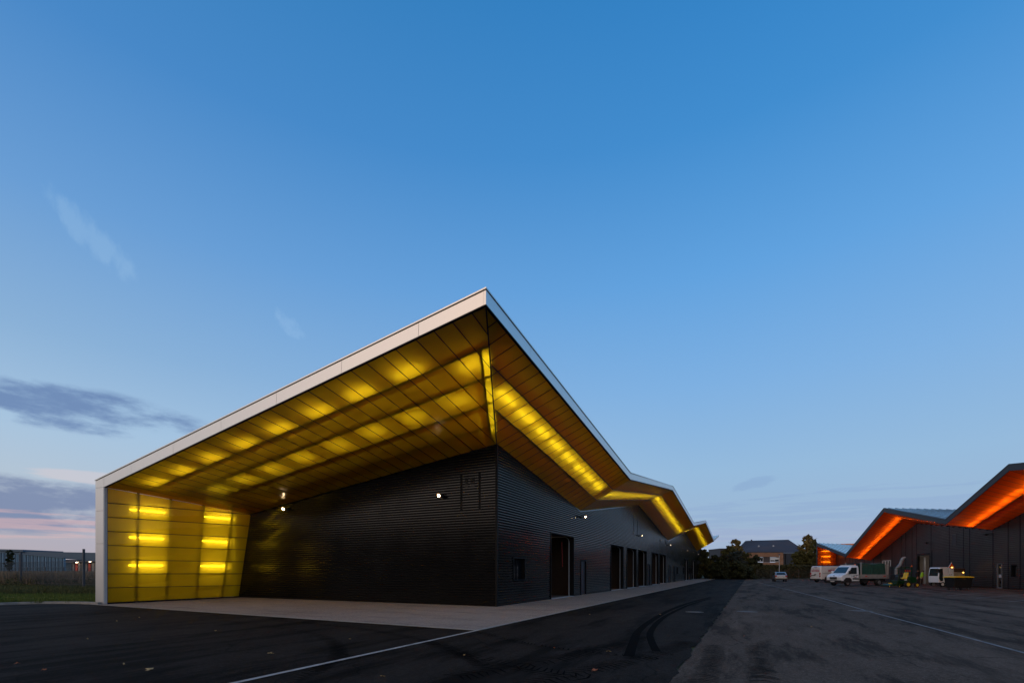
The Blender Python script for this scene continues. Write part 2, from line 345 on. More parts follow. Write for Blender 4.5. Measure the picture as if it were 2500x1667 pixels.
# ------------------------------------------------------------------ ground
def sheet(name, pts, z, mat, kind='structure', parent=None):
    b = MB(); b.add([(x, y, z) for x, y in pts], [tuple(range(len(pts)))]); o = b.build(name, mat, parent)
    if kind: o['kind'] = kind
    return o
sheet('terrain', [(-3000, -3000), (3000, -3000), (3000, 3000), (-3000, 3000)], -0.03, M['terrain'])
kerb_line = [(-17.9, -7.28), (-19.2, -7.42), (-20.3, -7.75), (-21.1, -8.25), (-21.55, -8.9), (-21.75, -9.8), (-21.9, -11.5), (-22.0, -16), (-22.0, -45)]
sheet('old_asphalt', [(9.1, -60), (60, -60), (60, 97.5), (9.6, 97.5)], -0.008, M['asphalt_old'])
new_pts = [(3.6, 97.5), (3.6, -7.95), (-17.9, -7.28)] + kerb_line[1:] + [(-22, -60), (9.1, -60), (9.6, 97.5)]
# ragged seam between the two asphalts
seam = [(9.1 + 0.5 * (y + 60) / 157.5 + 0.035 * math.sin(y * 3.1) + 0.03 * math.sin(y * 7.7 + 1) + random.uniform(-0.02, 0.02), y) for y in np.arange(-60, 97.4, 0.35)]
new_pts = new_pts[:-2] + seam + [(9.6, 97.5)]
sheet('new_asphalt', new_pts, -0.002, M['asphalt_new'])
sheet('pavement', [(-18.6, 0.5), (-17.9, -7.28), (3.6, -7.95), (3.6, 106), (-0.5, 106), (-0.5, 0.5)], 0.004, M['pad'])
# flush kerb stones round the pavement; its line runs on towards the viewer as a painted line
b = MB(); L = 0
y = -7.95
while y < 104:
    b.box((3.60, y, -0.02), (3.71, y + 0.985, 0.012)); y += 1.0
b.build('kerb_edging', M['kerb'], kind='structure')
b = MB(); x = 3.59
while x > -17.9:
    x2 = max(x - 0.985, -18.4); f = lambda X: -7.28 - 0.67 * (X + 17.9) / 21.5
    b.add([(x2, f(x2) - 0.10, -0.02), (x, f(x) - 0.10, -0.02), (x, f(x), -0.02), (x2, f(x2), -0.02), (x2, f(x2) - 0.10, 0.012), (x, f(x) - 0.10, 0.012), (x, f(x), 0.012), (x2, f(x2), 0.012)],
          [(0, 3, 2, 1), (4, 5, 6, 7), (0, 1, 5, 4), (1, 2, 6, 5), (2, 3, 7, 6), (3, 0, 4, 7)]); x -= 1.0
b.build('kerb_edging', M['kerb'], kind='structure')
b = MB(); b.box((3.605, -60, 0.001), (3.705, -7.955, 0.003)); b.build('painted_line', M['line'], kind='structure')
# raised kerb at the lawn
b = MB(); kl = kerb_line
for (x0, y0), (x1, y1) in zip(kl, kl[1:]):
    d = Vector((x1 - x0, y1 - y0, 0)); n = max(1, round(d.length / 1.0)); nd = Vector((-d.y, d.x, 0)).normalized() * -0.16
    for i in range(n):
        p = Vector((x0, y0, 0)) + d * (i / n); q = Vector((x0, y0, 0)) + d * ((i + 0.985) / n)
        if i == 0 and n == 1: q = Vector((x0, y0, 0)) + d
        vs = [p, q, q + nd, p + nd]
        b.add([(v.x, v.y, -0.03) for v in vs] + [(v.x, v.y, 0.11) for v in vs], [(0, 3, 2, 1), (4, 5, 6, 7), (0, 1, 5, 4), (1, 2, 6, 5), (2, 3, 7, 6), (3, 0, 4, 7)])
b.build('lawn_kerb', M['kerb'], kind='structure')
# lawn (slightly raised), soil strip
b = MB(); lp = [(-18.7, -7.1), (-19.3, -7.22), (-20.4, -7.55), (-21.3, -8.1), (-21.8, -8.9), (-22.0, -10), (-22.2, -16), (-22.2, -45), (-140, -45), (-140, 60), (-18.7, 60)]
b.add([(x, y, 0.06) for x, y in lp], [tuple(range(len(lp)))]); b.build('lawn', M['terrain'], kind='structure')
# pale line curving through the yard, parking bay lines
def strip(name, pts, wd, z, mat, kind='structure'):
    b = MB(); P = [Vector((x, y, z)) for x, y in pts]; L = []
    for i, p in enumerate(P):
        t = (P[min(i + 1, len(P) - 1)] - P[max(i - 1, 0)]).normalized(); n = Vector((-t.y, t.x, 0)) * wd / 2; L += [p - n, p + n]
    b.add(L, [(2 * i, 2 * i + 2, 2 * i + 3, 2 * i + 1) for i in range(len(P) - 1)]); o = b.build(name, mat)
    if kind: o['kind'] = kind
    return o
strip('drain_line', [(11.2, 62), (12.3, 44), (13.29, 30.1), (14.22, 14.4), (14.62, 3.5), (14.95, -2.24), (15.15, -6.5), (15.3, -14)], 0.09, 0.002, M['line_faint'])
for (x0, y0), (x1, y1) in [((21.5, 32.3), (25.8, 41.5)), ((22.0, 29.6), (26.4, 37.6)), ((22.0, 21.9), (27.2, 30.3)), ((22.4, 18.7), (27.4, 26.3)), ((22.6, 15.2), (27.9, 22.6))]:
    strip('parking_line', [(x0, y0), (x1, y1)], 0.08, 0.002, M['line_faint'])
b = MB(); b.box((9.0, 58.2, 0.0), (9.9, 58.35, 0.003)); b.build('painted_line', M['line'], kind='structure')
# skid marks and tread prints
def smooth(pts, n=40):
    out = []; P = [Vector((*p, 0)) for p in pts]
    for i in range(len(P) - 1):
        p0, p1, p2, p3 = P[max(i - 1, 0)], P[i], P[i + 1], P[min(i + 2, len(P) - 1)]
        for k in range(n):
            t = k / n; out.append(0.5 * ((2 * p1) + (p2 - p0) * t + (2 * p0 - 5 * p1 + 4 * p2 - p3) * t * t + (3 * p1 - p0 - 3 * p2 + p3) * t ** 3))
    return [(p.x, p.y) for p in out]
strip('skid_mark', smooth([(8.25, -10.2), (7.95, -8.4), (7.62, -6.2), (7.42, -3.0), (7.35, 1.5), (7.55, 6.5), (8.2, 13.5)], 8), 0.20, 0.0022, M['rubber_mark'])
strip('skid_mark', smooth([(8.62, -9.4), (8.25, -7.9), (7.95, -6.3), (7.70, -3.6), (7.60, -0.4), (7.75, 5.6), (8.3, 12.0)], 8), 0.17, 0.0026, M['rubber_mark'])
def tread(pts, wd, mat, pitch=0.085, z=0.0024):
    P = smooth(pts, 30); b = MB(); acc = 0; last = Vector(P[0]); 
    for p, q in zip(P, P[1:]):
        v = Vector(q) - Vector(p); acc += v.length
        if acc < pitch: continue
        acc = 0
        if random.random() < 0.12: continue
        t = v.normalized(); n = Vector((-t.y, t.x)); c0 = Vector(p); th = pitch * random.uniform(0.35, 0.6)
        for sg in (-1, 1):
            wl = wd * random.uniform(0.42, 0.56); j = random.uniform(-0.02, 0.02)
            a = c0 + t * j; e = c0 + n * (sg * wl) - t * (0.10 + j)
            m = random.uniform(0.2, 0.6)
            b.add([(a.x, a.y, z), (e.x, e.y, z), (e.x + t.x * th * m, e.y + t.y * th * m, z), (a.x + t.x * th, a.y + t.y * th, z)], [(0, 1, 2, 3)])
    o = b.build('tyre_print', mat); o['kind'] = 'stuff'; return o
tread([(9.62, -13.6), (9.70, -10.5), (9.62, -7.9)], 0.42, M['mud_mark'])
tread([(10.52, -13.6), (10.48, -10.5), (10.40, -7.6)], 0.42, M['mud_mark'])
tread([(7.4, -13.4), (8.1, -11.4), (8.75, -9.4), (9.05, -7.6)], 0.55, M['rubber_mark'])
tread([(6.3, -13.2), (7.1, -11.2), (7.6, -9.3), (8.1, -7.2)], 0.55, M['rubber_mark'])
tread([(3.9, -8.3), (5.3, -9.3), (6.9, -10.0), (8.9, -10.3)], 0.30, M['rubber_mark'])
tread([(3.4, -9.9), (5.0, -11.2), (6.6, -12.0), (8.2, -12.4)], 0.55, M['rubber_mark'])
tread([(-3.5, -8.6), (0.5, -9.1), (4.2, -10.6), (6.6, -12.6)], 0.34, M['rubber_mark'])
tread([(-5, -9.4), (0, -10.4), (3.0, -12.3), (4.4, -14.5)], 0.34, M['rubber_mark'])
# manhole covers with rings
def manhole(x, y, r, label):
    t = thing('manhole_cover', label, 'manhole cover', (x, y, 0), 0, 'manhole covers in the asphalt')
    b = MB(); b.lathe([(0.001, 0.004), (r * 0.8, 0.004), (r * 0.8, 0.0), (r * 0.82, -0.004)], n=24); b.build('cover', mat_cov, t)
    b = MB(); b.lathe([(r * 0.84, -0.004), (r * 0.84, 0.003), (r, 0.003), (r * 1.01, -0.008)], n=24); b.build('ring', M['kerb_dark'], t)
mat_cov = mat_pbr('cover_iron', (0.06, 0.035, 0.025), 0.6, 0.4, noise=(10, 0.4))
manhole(14.35, 4.5, 0.42, 'iron manhole cover beside the pale line crossing the yard')
manhole(10.2, 2.0, 0.38, 'rusty manhole cover in the old asphalt near the seam')
manhole(8.35, 0.9, 0.34, 'pale rimmed manhole cover inside the curved skid marks')

# ------------------------------------------------------------------ building kit
def tray(b, c, up, ring=0.017, rec=0.012):
    """one sheet panel: c = 4 corners, a recessed dark joint all round, the sheet standing proud of it"""
    c = [Vector(p) for p in c]; up = Vector(up)
    cc = sum(c, Vector()) / 4; ins = []
    for i in range(4):
        p, q, r_ = c[i - 1], c[i], c[(i + 1) % 4]
        e0 = (q - p); e1 = (r_ - q)
        if e0.length < 1e-4: e0 = q - c[i - 2]
        if e1.length < 1e-4: e1 = c[(i + 2) % 4] - q
        n = e0.cross(e1)
        if n.length < 1e-9: ins.append(q.lerp(cc, 0.02)); continue
        n.normalize(); e0.normalize(); e1.normalize()
        i0 = n.cross(e0); i1 = n.cross(e1); s_ = 1 + i0.dot(i1)
        off = (i0 + i1) * (ring / max(s_, 0.25)); ins.append(q + off)
    o = [p + up * rec for p in c]; m = [p + up * rec for p in ins]
    b.add(ins, [(0, 1, 2, 3)], 0)
    b.add(o + m + ins, [(i, (i + 1) % 4, 4 + (i + 1) % 4, 4 + i) for i in range(4)] + [(4 + i, 4 + (i + 1) % 4, 8 + (i + 1) % 4, 8 + i) for i in range(4)], 1)
def panel(name, c, up, mats, parent):
    b = MB(); tray(b, c, up); return b.build(name, mats, parent)

def intervals(top, u0, u1, z, openings):
    """where the wall line is higher than z, minus openings crossing z"""
    us = sorted({u0, u1, *[u for u, _ in top if u0 < u < u1]}); out = []
    for a, c_ in zip(us, us[1:]):
        za, zc = pl(top, a + 1e-6), pl(top, c_ - 1e-6)
        if za <= z and zc <= z: continue
        if za >= z and zc >= z: out.append([a, c_])
        else:
            x = a + (c_ - a) * (z - za) / (zc - za); out.append([x, c_] if zc > z else [a, x])
    mer = []
    for s_ in out:
        if mer and abs(mer[-1][1] - s_[0]) < 1e-4: mer[-1][1] = s_[1]
        else: mer.append(s_)
    for o0, o1, z0, z1 in openings:
        if not (z0 < z < z1): continue
        nw = []
        for a, c_ in mer:
            if c_ <= o0 or a >= o1: nw.append([a, c_])
            else:
                if a < o0: nw.append([a, o0])
                if c_ > o1: nw.append([o1, c_])
        mer = nw
    return mer
def ribbed_wall(name, org, ud, nd, top, u0, u1, openings, mat, parent, pitch=0.122, z0=0.03, depth=0.036):
    org, ud, nd = Vector(org), Vector(ud), Vector(nd); b = MB()
    W = lambda u, z, d: org + ud * u + nd * d + Vector((0, 0, z))
    zmax = max(z for _, z in top); n = int(zmax / pitch) + 1
    prof = [(0.0, 0.0), (0.58, 1.0), (0.88, 1.0), (1.0, 0.0)]
    for i in range(n):
        zb = z0 + i * pitch
        for a, c_ in intervals(top, u0, u1, zb + pitch * 0.65, openings):
            if c_ - a < 0.02: continue
            vs = []
            for u in (a, c_): vs += [W(u, zb + f * pitch, d * depth) for f, d in prof]
            k = len(prof); b.add(vs, [(j, k + j, k + j + 1, j + 1) for j in range(k - 1)])
    return b.build(name, mat, parent, kind='stuff')
def wall_sheet(name, org, ud, nd, top, u0, u1, openings, mat, parent, z_extra=1.5, depth=-0.012, thick=0.2):
    org, ud, nd = Vector(org), Vector(ud), Vector(nd); b = MB()
    us = sorted({u0, u1, *[u for u, _ in top if u0 < u < u1], *[q for o in openings for q in o[:2] if u0 < q < u1]})
    W = lambda u, z, d: org + ud * u + nd * d + Vector((0, 0, z))
    for a, c_ in zip(us, us[1:]):
        m = (a + c_) / 2; ops = sorted([(o[2], o[3]) for o in openings if o[0] < m < o[1]]); z = 0.0; segs = []
        for p, q in ops:
            if p > z: segs.append((z, p, z, p))
            z = q
        segs.append((z, None, z, None))
        for s0, s1, _, _ in segs:
            t0 = pl(top, a + 1e-6) + z_extra if s1 is None else s1; t1 = pl(top, c_ - 1e-6) + z_extra if s1 is None else s1
            f = [W(a, s0, depth), W(c_, s0, depth), W(c_, t1, depth), W(a, t0, depth)]
            g = [p - nd * thick for p in f]
            b.add(f + g, [(0, 1, 2, 3), (7, 6, 5, 4), (0, 4, 5, 1), (1, 5, 6, 2), (2, 6, 7, 3), (3, 7, 4, 0)])
    return b.build(name, mat, parent)

# ------------------------------------------------------------------ LEFT BUILDING (yellow canopy)
LB = thing('workshop_building', 'black ribbed workshop with zigzag roof and glowing yellow canopy underside', 'building')
OV = 3.4; YF = -7.07; HEND = 103.3
zw = [(-1, 7.37 + 0.14), (0, 7.37), (12.0, 5.69), (31.0, 8.45), (51.0, 5.9), (71.5, 8.45), (92.5, 5.95), (112, 8.5)]           # wall top line on X = 0
zf = [(YF, 9.39), (12.0, 7.53), (31.0, 9.74), (51.6, 7.87), (71.6, 10.1), (93.6, 8.05), (112, 10.25)]                   # underside of the fascia on X = 3.4
zt = [(YF, 9.86), (12.0, 7.98), (31.0, 10.16), (51.6, 8.30), (71.6, 10.52), (93.6, 8.47), (112, 10.68)]                 # its top
folds = [12.0, 31.2, 51.4, 71.5, 93.2]
eF = lambda X: 9.39 - 0.1745 * (3.4 - X); eT = lambda X: 9.86 - 0.1714 * (3.4 - X); eW = lambda X: 7.37 + 0.1355 * X
YS = [M['yellow_sheet'], M['joint']]; YW = [M['yellow_wall'], M['joint']]
# side soffit boards
def sideC(Y, far_end):
    if far_end: return (OV - 0.03, Y, pl(zf, Y))
    if Y < 0: return (-Y * 3.4 / 7.07, Y, 7.37 - 2.02 * Y / 7.07)
    return (0.0, Y, pl(zw, Y))
cuts = [YF + 0.15 + 0.675 * k for k in range(400) if YF + 0.15 + 0.675 * k < 112]
for fy in folds:
    k = min(range(len(cuts)), key=lambda i: abs(cuts[i] - fy)); cuts[k] = fy
k = min(range(len(cuts)), key=lambda i: abs(cuts[i])); cuts[k] = 0.0; cuts = sorted([YF + 0.02] + cuts)
cuts.append(112.0)
for a, c_ in zip(cuts, cuts[1:]):
    if c_ - a < 0.03: continue
    panel('soffit_board', [sideC(a, 0), sideC(c_, 0), sideC(c_, 1), sideC(a, 1)], (0, 0, 1), YS, LB)
# end soffit boards
xs = [3.4]; x = 2.87
while x > -17.8: xs.append(x); x -= 0.685
k = min(range(len(xs)), key=lambda i: abs(xs[i])); xs[k] = 0.0
xs = sorted(set(xs + [-17.8, -16.9]), reverse=True)
xs2 = [xs[0]]
for x in xs[1:]:
    if xs2[-1] - x > 0.12 or x in (-17.8,): xs2.append(x)
def endC(X, wall):
    if not wall: return (X, YF + 0.03, eF(X))
    if X > 0: return (X, -7.07 * X / 3.4, 7.37 + 2.02 * X / 3.4)
    if X < -16.9:
        f = (X + 17.8) / 0.9; return (X, YF + 0.03 + f * 7.03, lerp(5.69, 5.08, f))
    return (X, 0.0, eW(X))
for x1, x0 in zip(xs2, xs2[1:]):
    panel('soffit_board', [endC(x0, 0), endC(x0, 1), endC(x1, 1), endC(x1, 0)], (0, 0, 1), YS, LB)
# beams that show as shadows through the sheets
def beam_line(pts, parent, wd=0.11, ht=0.10, lift=0.060, name='canopy_beam'):
    b = MB()
    for p, q in zip(pts, pts[1:]):
        b.bar(Vector(p) + Vector((0, 0, lift)), Vector(q) + Vector((0, 0, lift)), wd, ht)
    return b.build(name, M['beam'], parent)
def sideP(X, Y): 
    p, q = sideC(Y, 0), sideC(Y, 1); f = (X - p[0]) / (q[0] - p[0]); return (X, Y, lerp(p[2], q[2], f))
def endP(X, Y):
    p, q = endC(X, 0), endC(X, 1); f = (Y - p[1]) / (q[1] - p[1]); return (X, Y, lerp(p[2], q[2], f))
for bx_ in (2.24, 1.12):
    beam_line([sideP(bx_, -bx_ * 7.07 / 3.4)] + [sideP(bx_, f) for f in [0.0] + folds + [111.8]], LB)
for by_ in (-5.53, -4.21, -2.82, -1.42):
    beam_line([endP(-by_ * 3.4 / 7.07, by_), endP(0, by_), endP(-16.85, by_)], LB, lift=0.062)
b = MB(); b.bar((3.36, YF + 0.06, 9.39 - 0.02), (0.0, -0.02, 7.37 - 0.02), 0.035, 0.05); b.build('hip_profile', M['joint'], LB)
b = MB(); b.bar((3.3, -6.9, 9.52), (0.02, -0.05, 7.58), 0.10, 0.16); b.build('canopy_beam', M['beam'], LB)
# fluorescent tubes above the sheets
def tube(p, q, parent, mat=None, r=0.024, name='light_tube'):
    b = MB(); b.cyl(p, q, r, n=8); return b.build(name, mat or M['tube'], parent)
def lifted(p, h): return (p[0], p[1], p[2] + h)
for xc in (1.75, -0.43, -2.6, -4.7, -6.9, -9.1, -11.3, -13.5, -15.6):
    yy = -5.86 if xc < 1 else -5.0
    tube(lifted(endP(xc - 0.55, yy), 0.34), lifted(endP(xc + 0.55, yy), 0.34), LB)
for xc in (0.15, -1.95, -4.0, -6.1, -8.2, -10.3, -12.4, -14.5):
    tube(lifted(endP(xc - 0.45, -3.55), 0.50), lifted(endP(xc + 0.45, -3.55), 0.50), LB)
hx = lambda y_: -y_ * 3.4 / 7.07
beam_line([endP(hx(-5.5) - 0.34, -5.5), endP(hx(-2.6) - 0.32, -2.6), endP(hx(-1.3) - 0.28, -1.3), endP(hx(-0.15) - 0.22, -0.15)], LB, wd=0.10, lift=0.064)
for y0_, y1_ in ((-5.3, -4.0), (-3.8, -2.5), (-2.3, -1.0)):
    tube(lifted(endP(hx(y0_) - 0.17, y0_), 0.20), lifted(endP(hx(y1_) - 0.16, y1_), 0.20), LB, M['tube_wall'], r=0.012)
Y = -3.3
while Y < 110:
    Y2 = Y + 1.5
    if not any(Y < f < Y2 for f in folds):
        tube(lifted(sideP(1.72, Y), 0.24), lifted(sideP(1.72, Y2), 0.24), LB, r=0.026)
        Y = Y2 + (0.30 if Y < 60 else 0.45)
    else: Y += 0.35
# roof with standing seams, fascia, cap
def rz(X, Y): return pl(zt, Y) - 0.1714 * (3.4 - X)
b = MB(); ys = [YF + 0.03] + folds + [112.0]; ztm = [(y_, pl(zt, y_)) for y_ in ys]
for y0, y1 in zip(ys, ys[1:]):
    q = [(3.36, y0, rz(3.36, y0) - 0.02), (3.36, y1, rz(3.36, y1) - 0.02), (-18.56, y1, rz(-18.56, y1) - 0.02), (-18.56, y0, rz(-18.56, y0) - 0.02)]
    b.quad(*q, mi=0); b.quad(*[(p[0], p[1], p[2] - 0.10) for p in reversed(q)], mi=1)
b.build('roof', [M['roof_metal'], M['cavity']], LB)
for k in range(20):
    X = 2.9 - 0.55 * k; b = MB()
    for y0, y1 in zip(ys, ys[1:]): b.bar((X, y0, rz(X, y0)), (X, y1, rz(X, y1)), 0.05, 0.07)
    b.build('standing_seam', M['roof_seam'], LB)
def fascia_side(X, y0, y1, zb, ztp, mats, parent, nx=1, th=0.07):
    g = 0.006; b = MB()
    vs = []
    for X_ in (X - nx * th, X):
        vs += [(X_, y0 + g, zb(y0 + g)), (X_, y1 - g, zb(y1 - g)), (X_, y1 - g, ztp(y1 - g) - 0.065), (X_, y0 + g, ztp(y0 + g) - 0.065)]
    b.add(vs, [(0, 1, 2, 3), (7, 6, 5, 4), (0, 4, 5, 1), (1, 5, 6, 2), (2, 6, 7, 3), (3, 7, 4, 0)])
    b.build('fascia_panel', mats, parent)
def split(a, c_, step, extra):
    pts = sorted({a, c_, *[e for e in extra if a < e < c_]}); out = [a]
    for p, q in zip(pts, pts[1:]):
        n = max(1, round((q - p) / step)); out += [p + (q - p) * i / n for i in range(1, n + 1)]
    return out
fy = split(YF, 112.0, 3.26, folds)
for y0, y1 in zip(fy, fy[1:]): fascia_side(OV, y0, y1, lambda Y: pl(zf, Y), lambda Y: pl(zt, Y), M['alu'], LB)
# backing closes the canopy edge and shows as the dark shadow gap under the cap
b = MB()
for y0, y1 in zip(ys, ys[1:]):
    b.add([(X_, y_, z_) for X_ in (OV - 0.10, OV - 0.075) for y_, z_ in ((y0, pl(zf, y0) + 0.02), (y1, pl(zf, y1) + 0.02), (y1, pl(zt, y1) - 0.03), (y0, pl(zt, y0) - 0.03))],
          [(0, 1, 2, 3), (7, 6, 5, 4), (0, 4, 5, 1), (2, 6, 7, 3)])
    b.bar((OV - 0.045, y0, pl(zf, y0) - 0.018), (OV - 0.045, y1, pl(zf, y1) - 0.018), 0.085, 0.03)
b.add([(X_, y_, z_) for y_ in (YF + 0.075, YF + 0.10) for X_, z_ in ((-17.8, eF(-17.8) + 0.02), (3.3, eF(3.3) + 0.02), (3.3, eT(3.3) - 0.03), (-17.8, eT(-17.8) - 0.03))],
      [(3, 2, 1, 0), (4, 5, 6, 7), (0, 1, 5, 4), (2, 3, 7, 6)])
b.bar((-17.75, YF + 0.045, eF(-17.75) - 0.018), (3.36, YF + 0.045, eF(3.36) - 0.018), 0.085, 0.03)
b.build('fascia_backing', M['black_metal'], LB)
b = MB()
for y0, y1 in zip(ys, ys[1:]): b.bar((OV - 0.05, y0 if y0 > -7 else y0 - 0.03, pl(zt, y0) - 0.015), (OV - 0.05, y1, pl(zt, y1) - 0.015), 0.15, 0.045)
b.bar((-18.62, YF + 0.045, eT(-18.62) - 0.015), (3.42, YF + 0.045, eT(3.42) - 0.015), 0.15, 0.045)
b.build('roof_cap', M['alu'], LB)
fx = [3.4, 0.98, -2.28, -5.55, -8.82, -12.1, -15.4, -17.8]
for x1, x0 in zip(fx, fx[1:]):
    g = 0.006; x0g, x1g = x0 + g, x1 - g; b = MB(); vs = []
    if x1 == 3.4: x1g = 3.325
    for y_ in (YF, YF + 0.07):
        vs += [(x0g, y_, eF(x0g)), (x1g, y_, eF(x1g)), (x1g, y_, eT(x1g) - 0.065), (x0g, y_, eT(x0g) - 0.065)]
    b.add(vs, [(0, 1, 2, 3), (7, 6, 5, 4), (0, 4, 5, 1), (1, 5, 6, 2), (2, 6, 7, 3), (3, 7, 4, 0)]); b.build('fascia_panel', M['alu'], LB)
b = MB(); b.box((3.33, YF, eF(3.33)), (3.40, YF + 0.0065, eT(3.33) - 0.065)); b.build('fascia_panel', M['alu'], LB)
# pillar: the fascia folded down to the ground
zc = [0.0, 2.95, 4.55, 5.684]
for z0, z1 in zip(zc, zc[1:]):
    b = MB(); b.box((-18.6, YF, z0 + 0.006), (-17.86, YF + 0.07, z1 - 0.006)); b.box((-18.6, YF + 0.071, z0 + 0.006), (-18.55, YF + 0.45, z1 - 0.006)); b.build('fascia_panel', M['alu'], LB)
b = MB(); b.add([(x_, y_, z_) for y_ in (YF, YF + 0.07) for x_, z_ in ((-18.6, 5.69), (-17.812, 5.69), (-17.812, eT(-17.81) - 0.065), (-18.6, eT(-18.6) - 0.065))],
      [(0, 1, 2, 3), (7, 6, 5, 4), (0, 4, 5, 1), (1, 5, 6, 2), (2, 6, 7, 3), (3, 7, 4, 0)]); b.build('fascia_panel', M['alu'], LB)
b = MB(); b.box((-17.855, YF + 0.01, 0.0), (-17.80, YF + 0.13, 5.67)); b.build('edge_trim', M['alu_edge'], LB)
# glowing wing wall: 8 boards fanned by the sloping soffit
def wx(f, z): zt_ = lerp(5.69, 5.08, f); return lerp(lerp(-17.80, -18.05, f), lerp(-17.80, -16.9, f), z / zt_)
def wp(f, z): return (wx(f, z), YF + 0.14 + f * 6.93, z)
zl0 = [0.07, 0.80, 1.48, 2.17, 2.87, 3.55, 4.24, 4.93]; zl1 = [0.07, 0.74, 1.46, 2.19, 2.92, 3.64, 4.36, 5.05]
for k in range(8):
    a0, a1 = zl0[k], (zl0[k + 1] if k < 7 else 5.66); b0, b1 = zl1[k], (zl1[k + 1] if k < 7 else 5.075)
    panel('wall_board', [wp(0, a0), wp(0, a1), wp(1, b1), wp(1, b0)], (-1, 0, 0), YW, LB)
b = MB(); b.box((-17.95, YF + 0.15, 0.005), (-17.87, -0.03, 0.068)); b.build('base_rail', M['black_metal'], LB)
for yp in (-5.66, -4.22, -2.6, -1.08):
    f = (yp - YF - 0.14) / 6.93; b = MB(); p, q = Vector(wp(f, 0.03)), Vector(wp(f, lerp(5.69, 5.08, f) + 0.2))
    b.bar(p + Vector((-0.04, 0, 0)), q + Vector((-0.04, 0, 0)), 0.06, 0.10, up=(0, 1, 0)); b.build('wall_post', M['beam'], LB)
for y0, y1, zs in ((-5.93, -4.40, (4.73, 3.335, 1.91)), (-2.47, -0.95, (4.70, 3.33, 1.91))):
    for z in zs:
        f0 = (y0 - YF - 0.14) / 6.93; f1 = (y1 - YF - 0.14) / 6.93
        tube((wx(f0, z) - 0.19, y0, z), (wx(f1, z) - 0.19, y1, z), LB, M['tube_wall'], r=0.034)
b = MB(); b.box((-18.54, YF + 0.14, 0.0), (-18.52, 0.0, 5.9)); b.build('outer_sheet', M['clear_sheet'], LB)
# end wall (Y = 0) and long wall (X = 0)
end_top = [(-18.1, eW(-18.1)), (0, 7.37)]
ribbed_wall('cladding', (0, 0, 0), (1, 0, 0), (0, -1, 0), end_top, -18.0, -0.05, [(-1.92, -1.80, 4.42, 6.12), (-0.93, -0.81, 4.42, 6.12)], M['cladding'], LB)
wall_sheet('wall', (0, 0, 0), (1, 0, 0), (0, -1, 0), [(u, z) for u, z in end_top], -18.3, -0.2, [], M['backing'], LB, z_extra=0.75)
doors = [(6.55, 10.6), (20.0, 24.4), (25.8, 30.0), (30.9, 35.4), (38.7, 43.2), (44.2, 49.0), (70.9, 75.6), (83.4, 88.1)]
pdoors = [(12.1, 13.3), (36.3, 37.5), (52.0, 53.4), (57.0, 58.2), (79.2, 80.0), (90.0, 91.1)]
wins = [(1.64, 3.01, 1.15, 2.30), (60.0, 61.6, 1.15, 2.35), (68.2, 69.6, 1.15, 2.35), (77.0, 78.6, 1.15, 2.35), (81.0, 82.4, 1.15, 2.35), (93.0, 95.0, 1.15, 2.4), (98.6, 101.4, 1.15, 2.4)]
ops = [(a, c_, 0, 3.86) for a, c_ in doors] + [(a, c_, 0, 2.36) for a, c_ in pdoors] + list(wins)
vents = [(28.55, 28.75, 5.15, 6.85), (30.4, 30.6, 5.15, 6.85), (44.0, 44.7, 5.35, 5.8), (48.6, 49.3, 5.35, 5.8)]
long_top = [(u, z) for u, z in zw]
ribbed_wall('cladding', (0, 0, 0), (0, 1, 0), (1, 0, 0), long_top, 0.05, HEND, ops + vents, M['cladding'], LB)
wall_sheet('wall', (0, 0, 0), (0, 1, 0), (1, 0, 0), long_top, 0.0, HEND, ops, M['backing'], LB, z_extra=1.4)
b = MB(); b.box((-0.05, -0.045, 0.0), (0.045, 0.05, 7.33)); b.build('corner_trim', M['black_metal'], LB)
b = MB(); b.box((-18.3, HEND, 0), (0.04, HEND + 0.2, 5.9)); b.box((-18.5, 0.25, 0), (-18.3, HEND, 4.0)); b.build('rear_wall', M['cladding'], LB)
# slim trims where walls meet the soffit
b = MB()
for (u0, z0), (u1, z1) in zip(long_top[1:], long_top[2:]):
    u1c = min(u1, HEND); b.bar((0.035, u0, z0 - 0.05), (0.035, u1c, lerp(z0, z1, (u1c - u0) / (u1 - u0)) - 0.05), 0.05, 0.06)
b.bar((-17.95, -0.035, eW(-17.95) - 0.05), (0, -0.035, 7.37 - 0.05), 0.05, 0.06)
b.build('wall_flashing', M['cladding'], LB)
b = MB()
for x_ in (-1.86, -0.87): b.box((x_ - 0.06, -0.014, 4.42), (x_ + 0.06, 0.0, 6.12))
b.build('slot_vent', M['black_metal'], LB)
b = MB()
for i in range(5): b.box((-1.66, -0.05, 5.52 + i * 0.10), (-1.50, -0.036, 5.57 + i * 0.10)); b.box((-1.36, -0.05, 5.52 + i * 0.10), (-1.14, -0.036, 5.57 + i * 0.10))
b.build('vent_grille', M['dark_plastic'], LB)
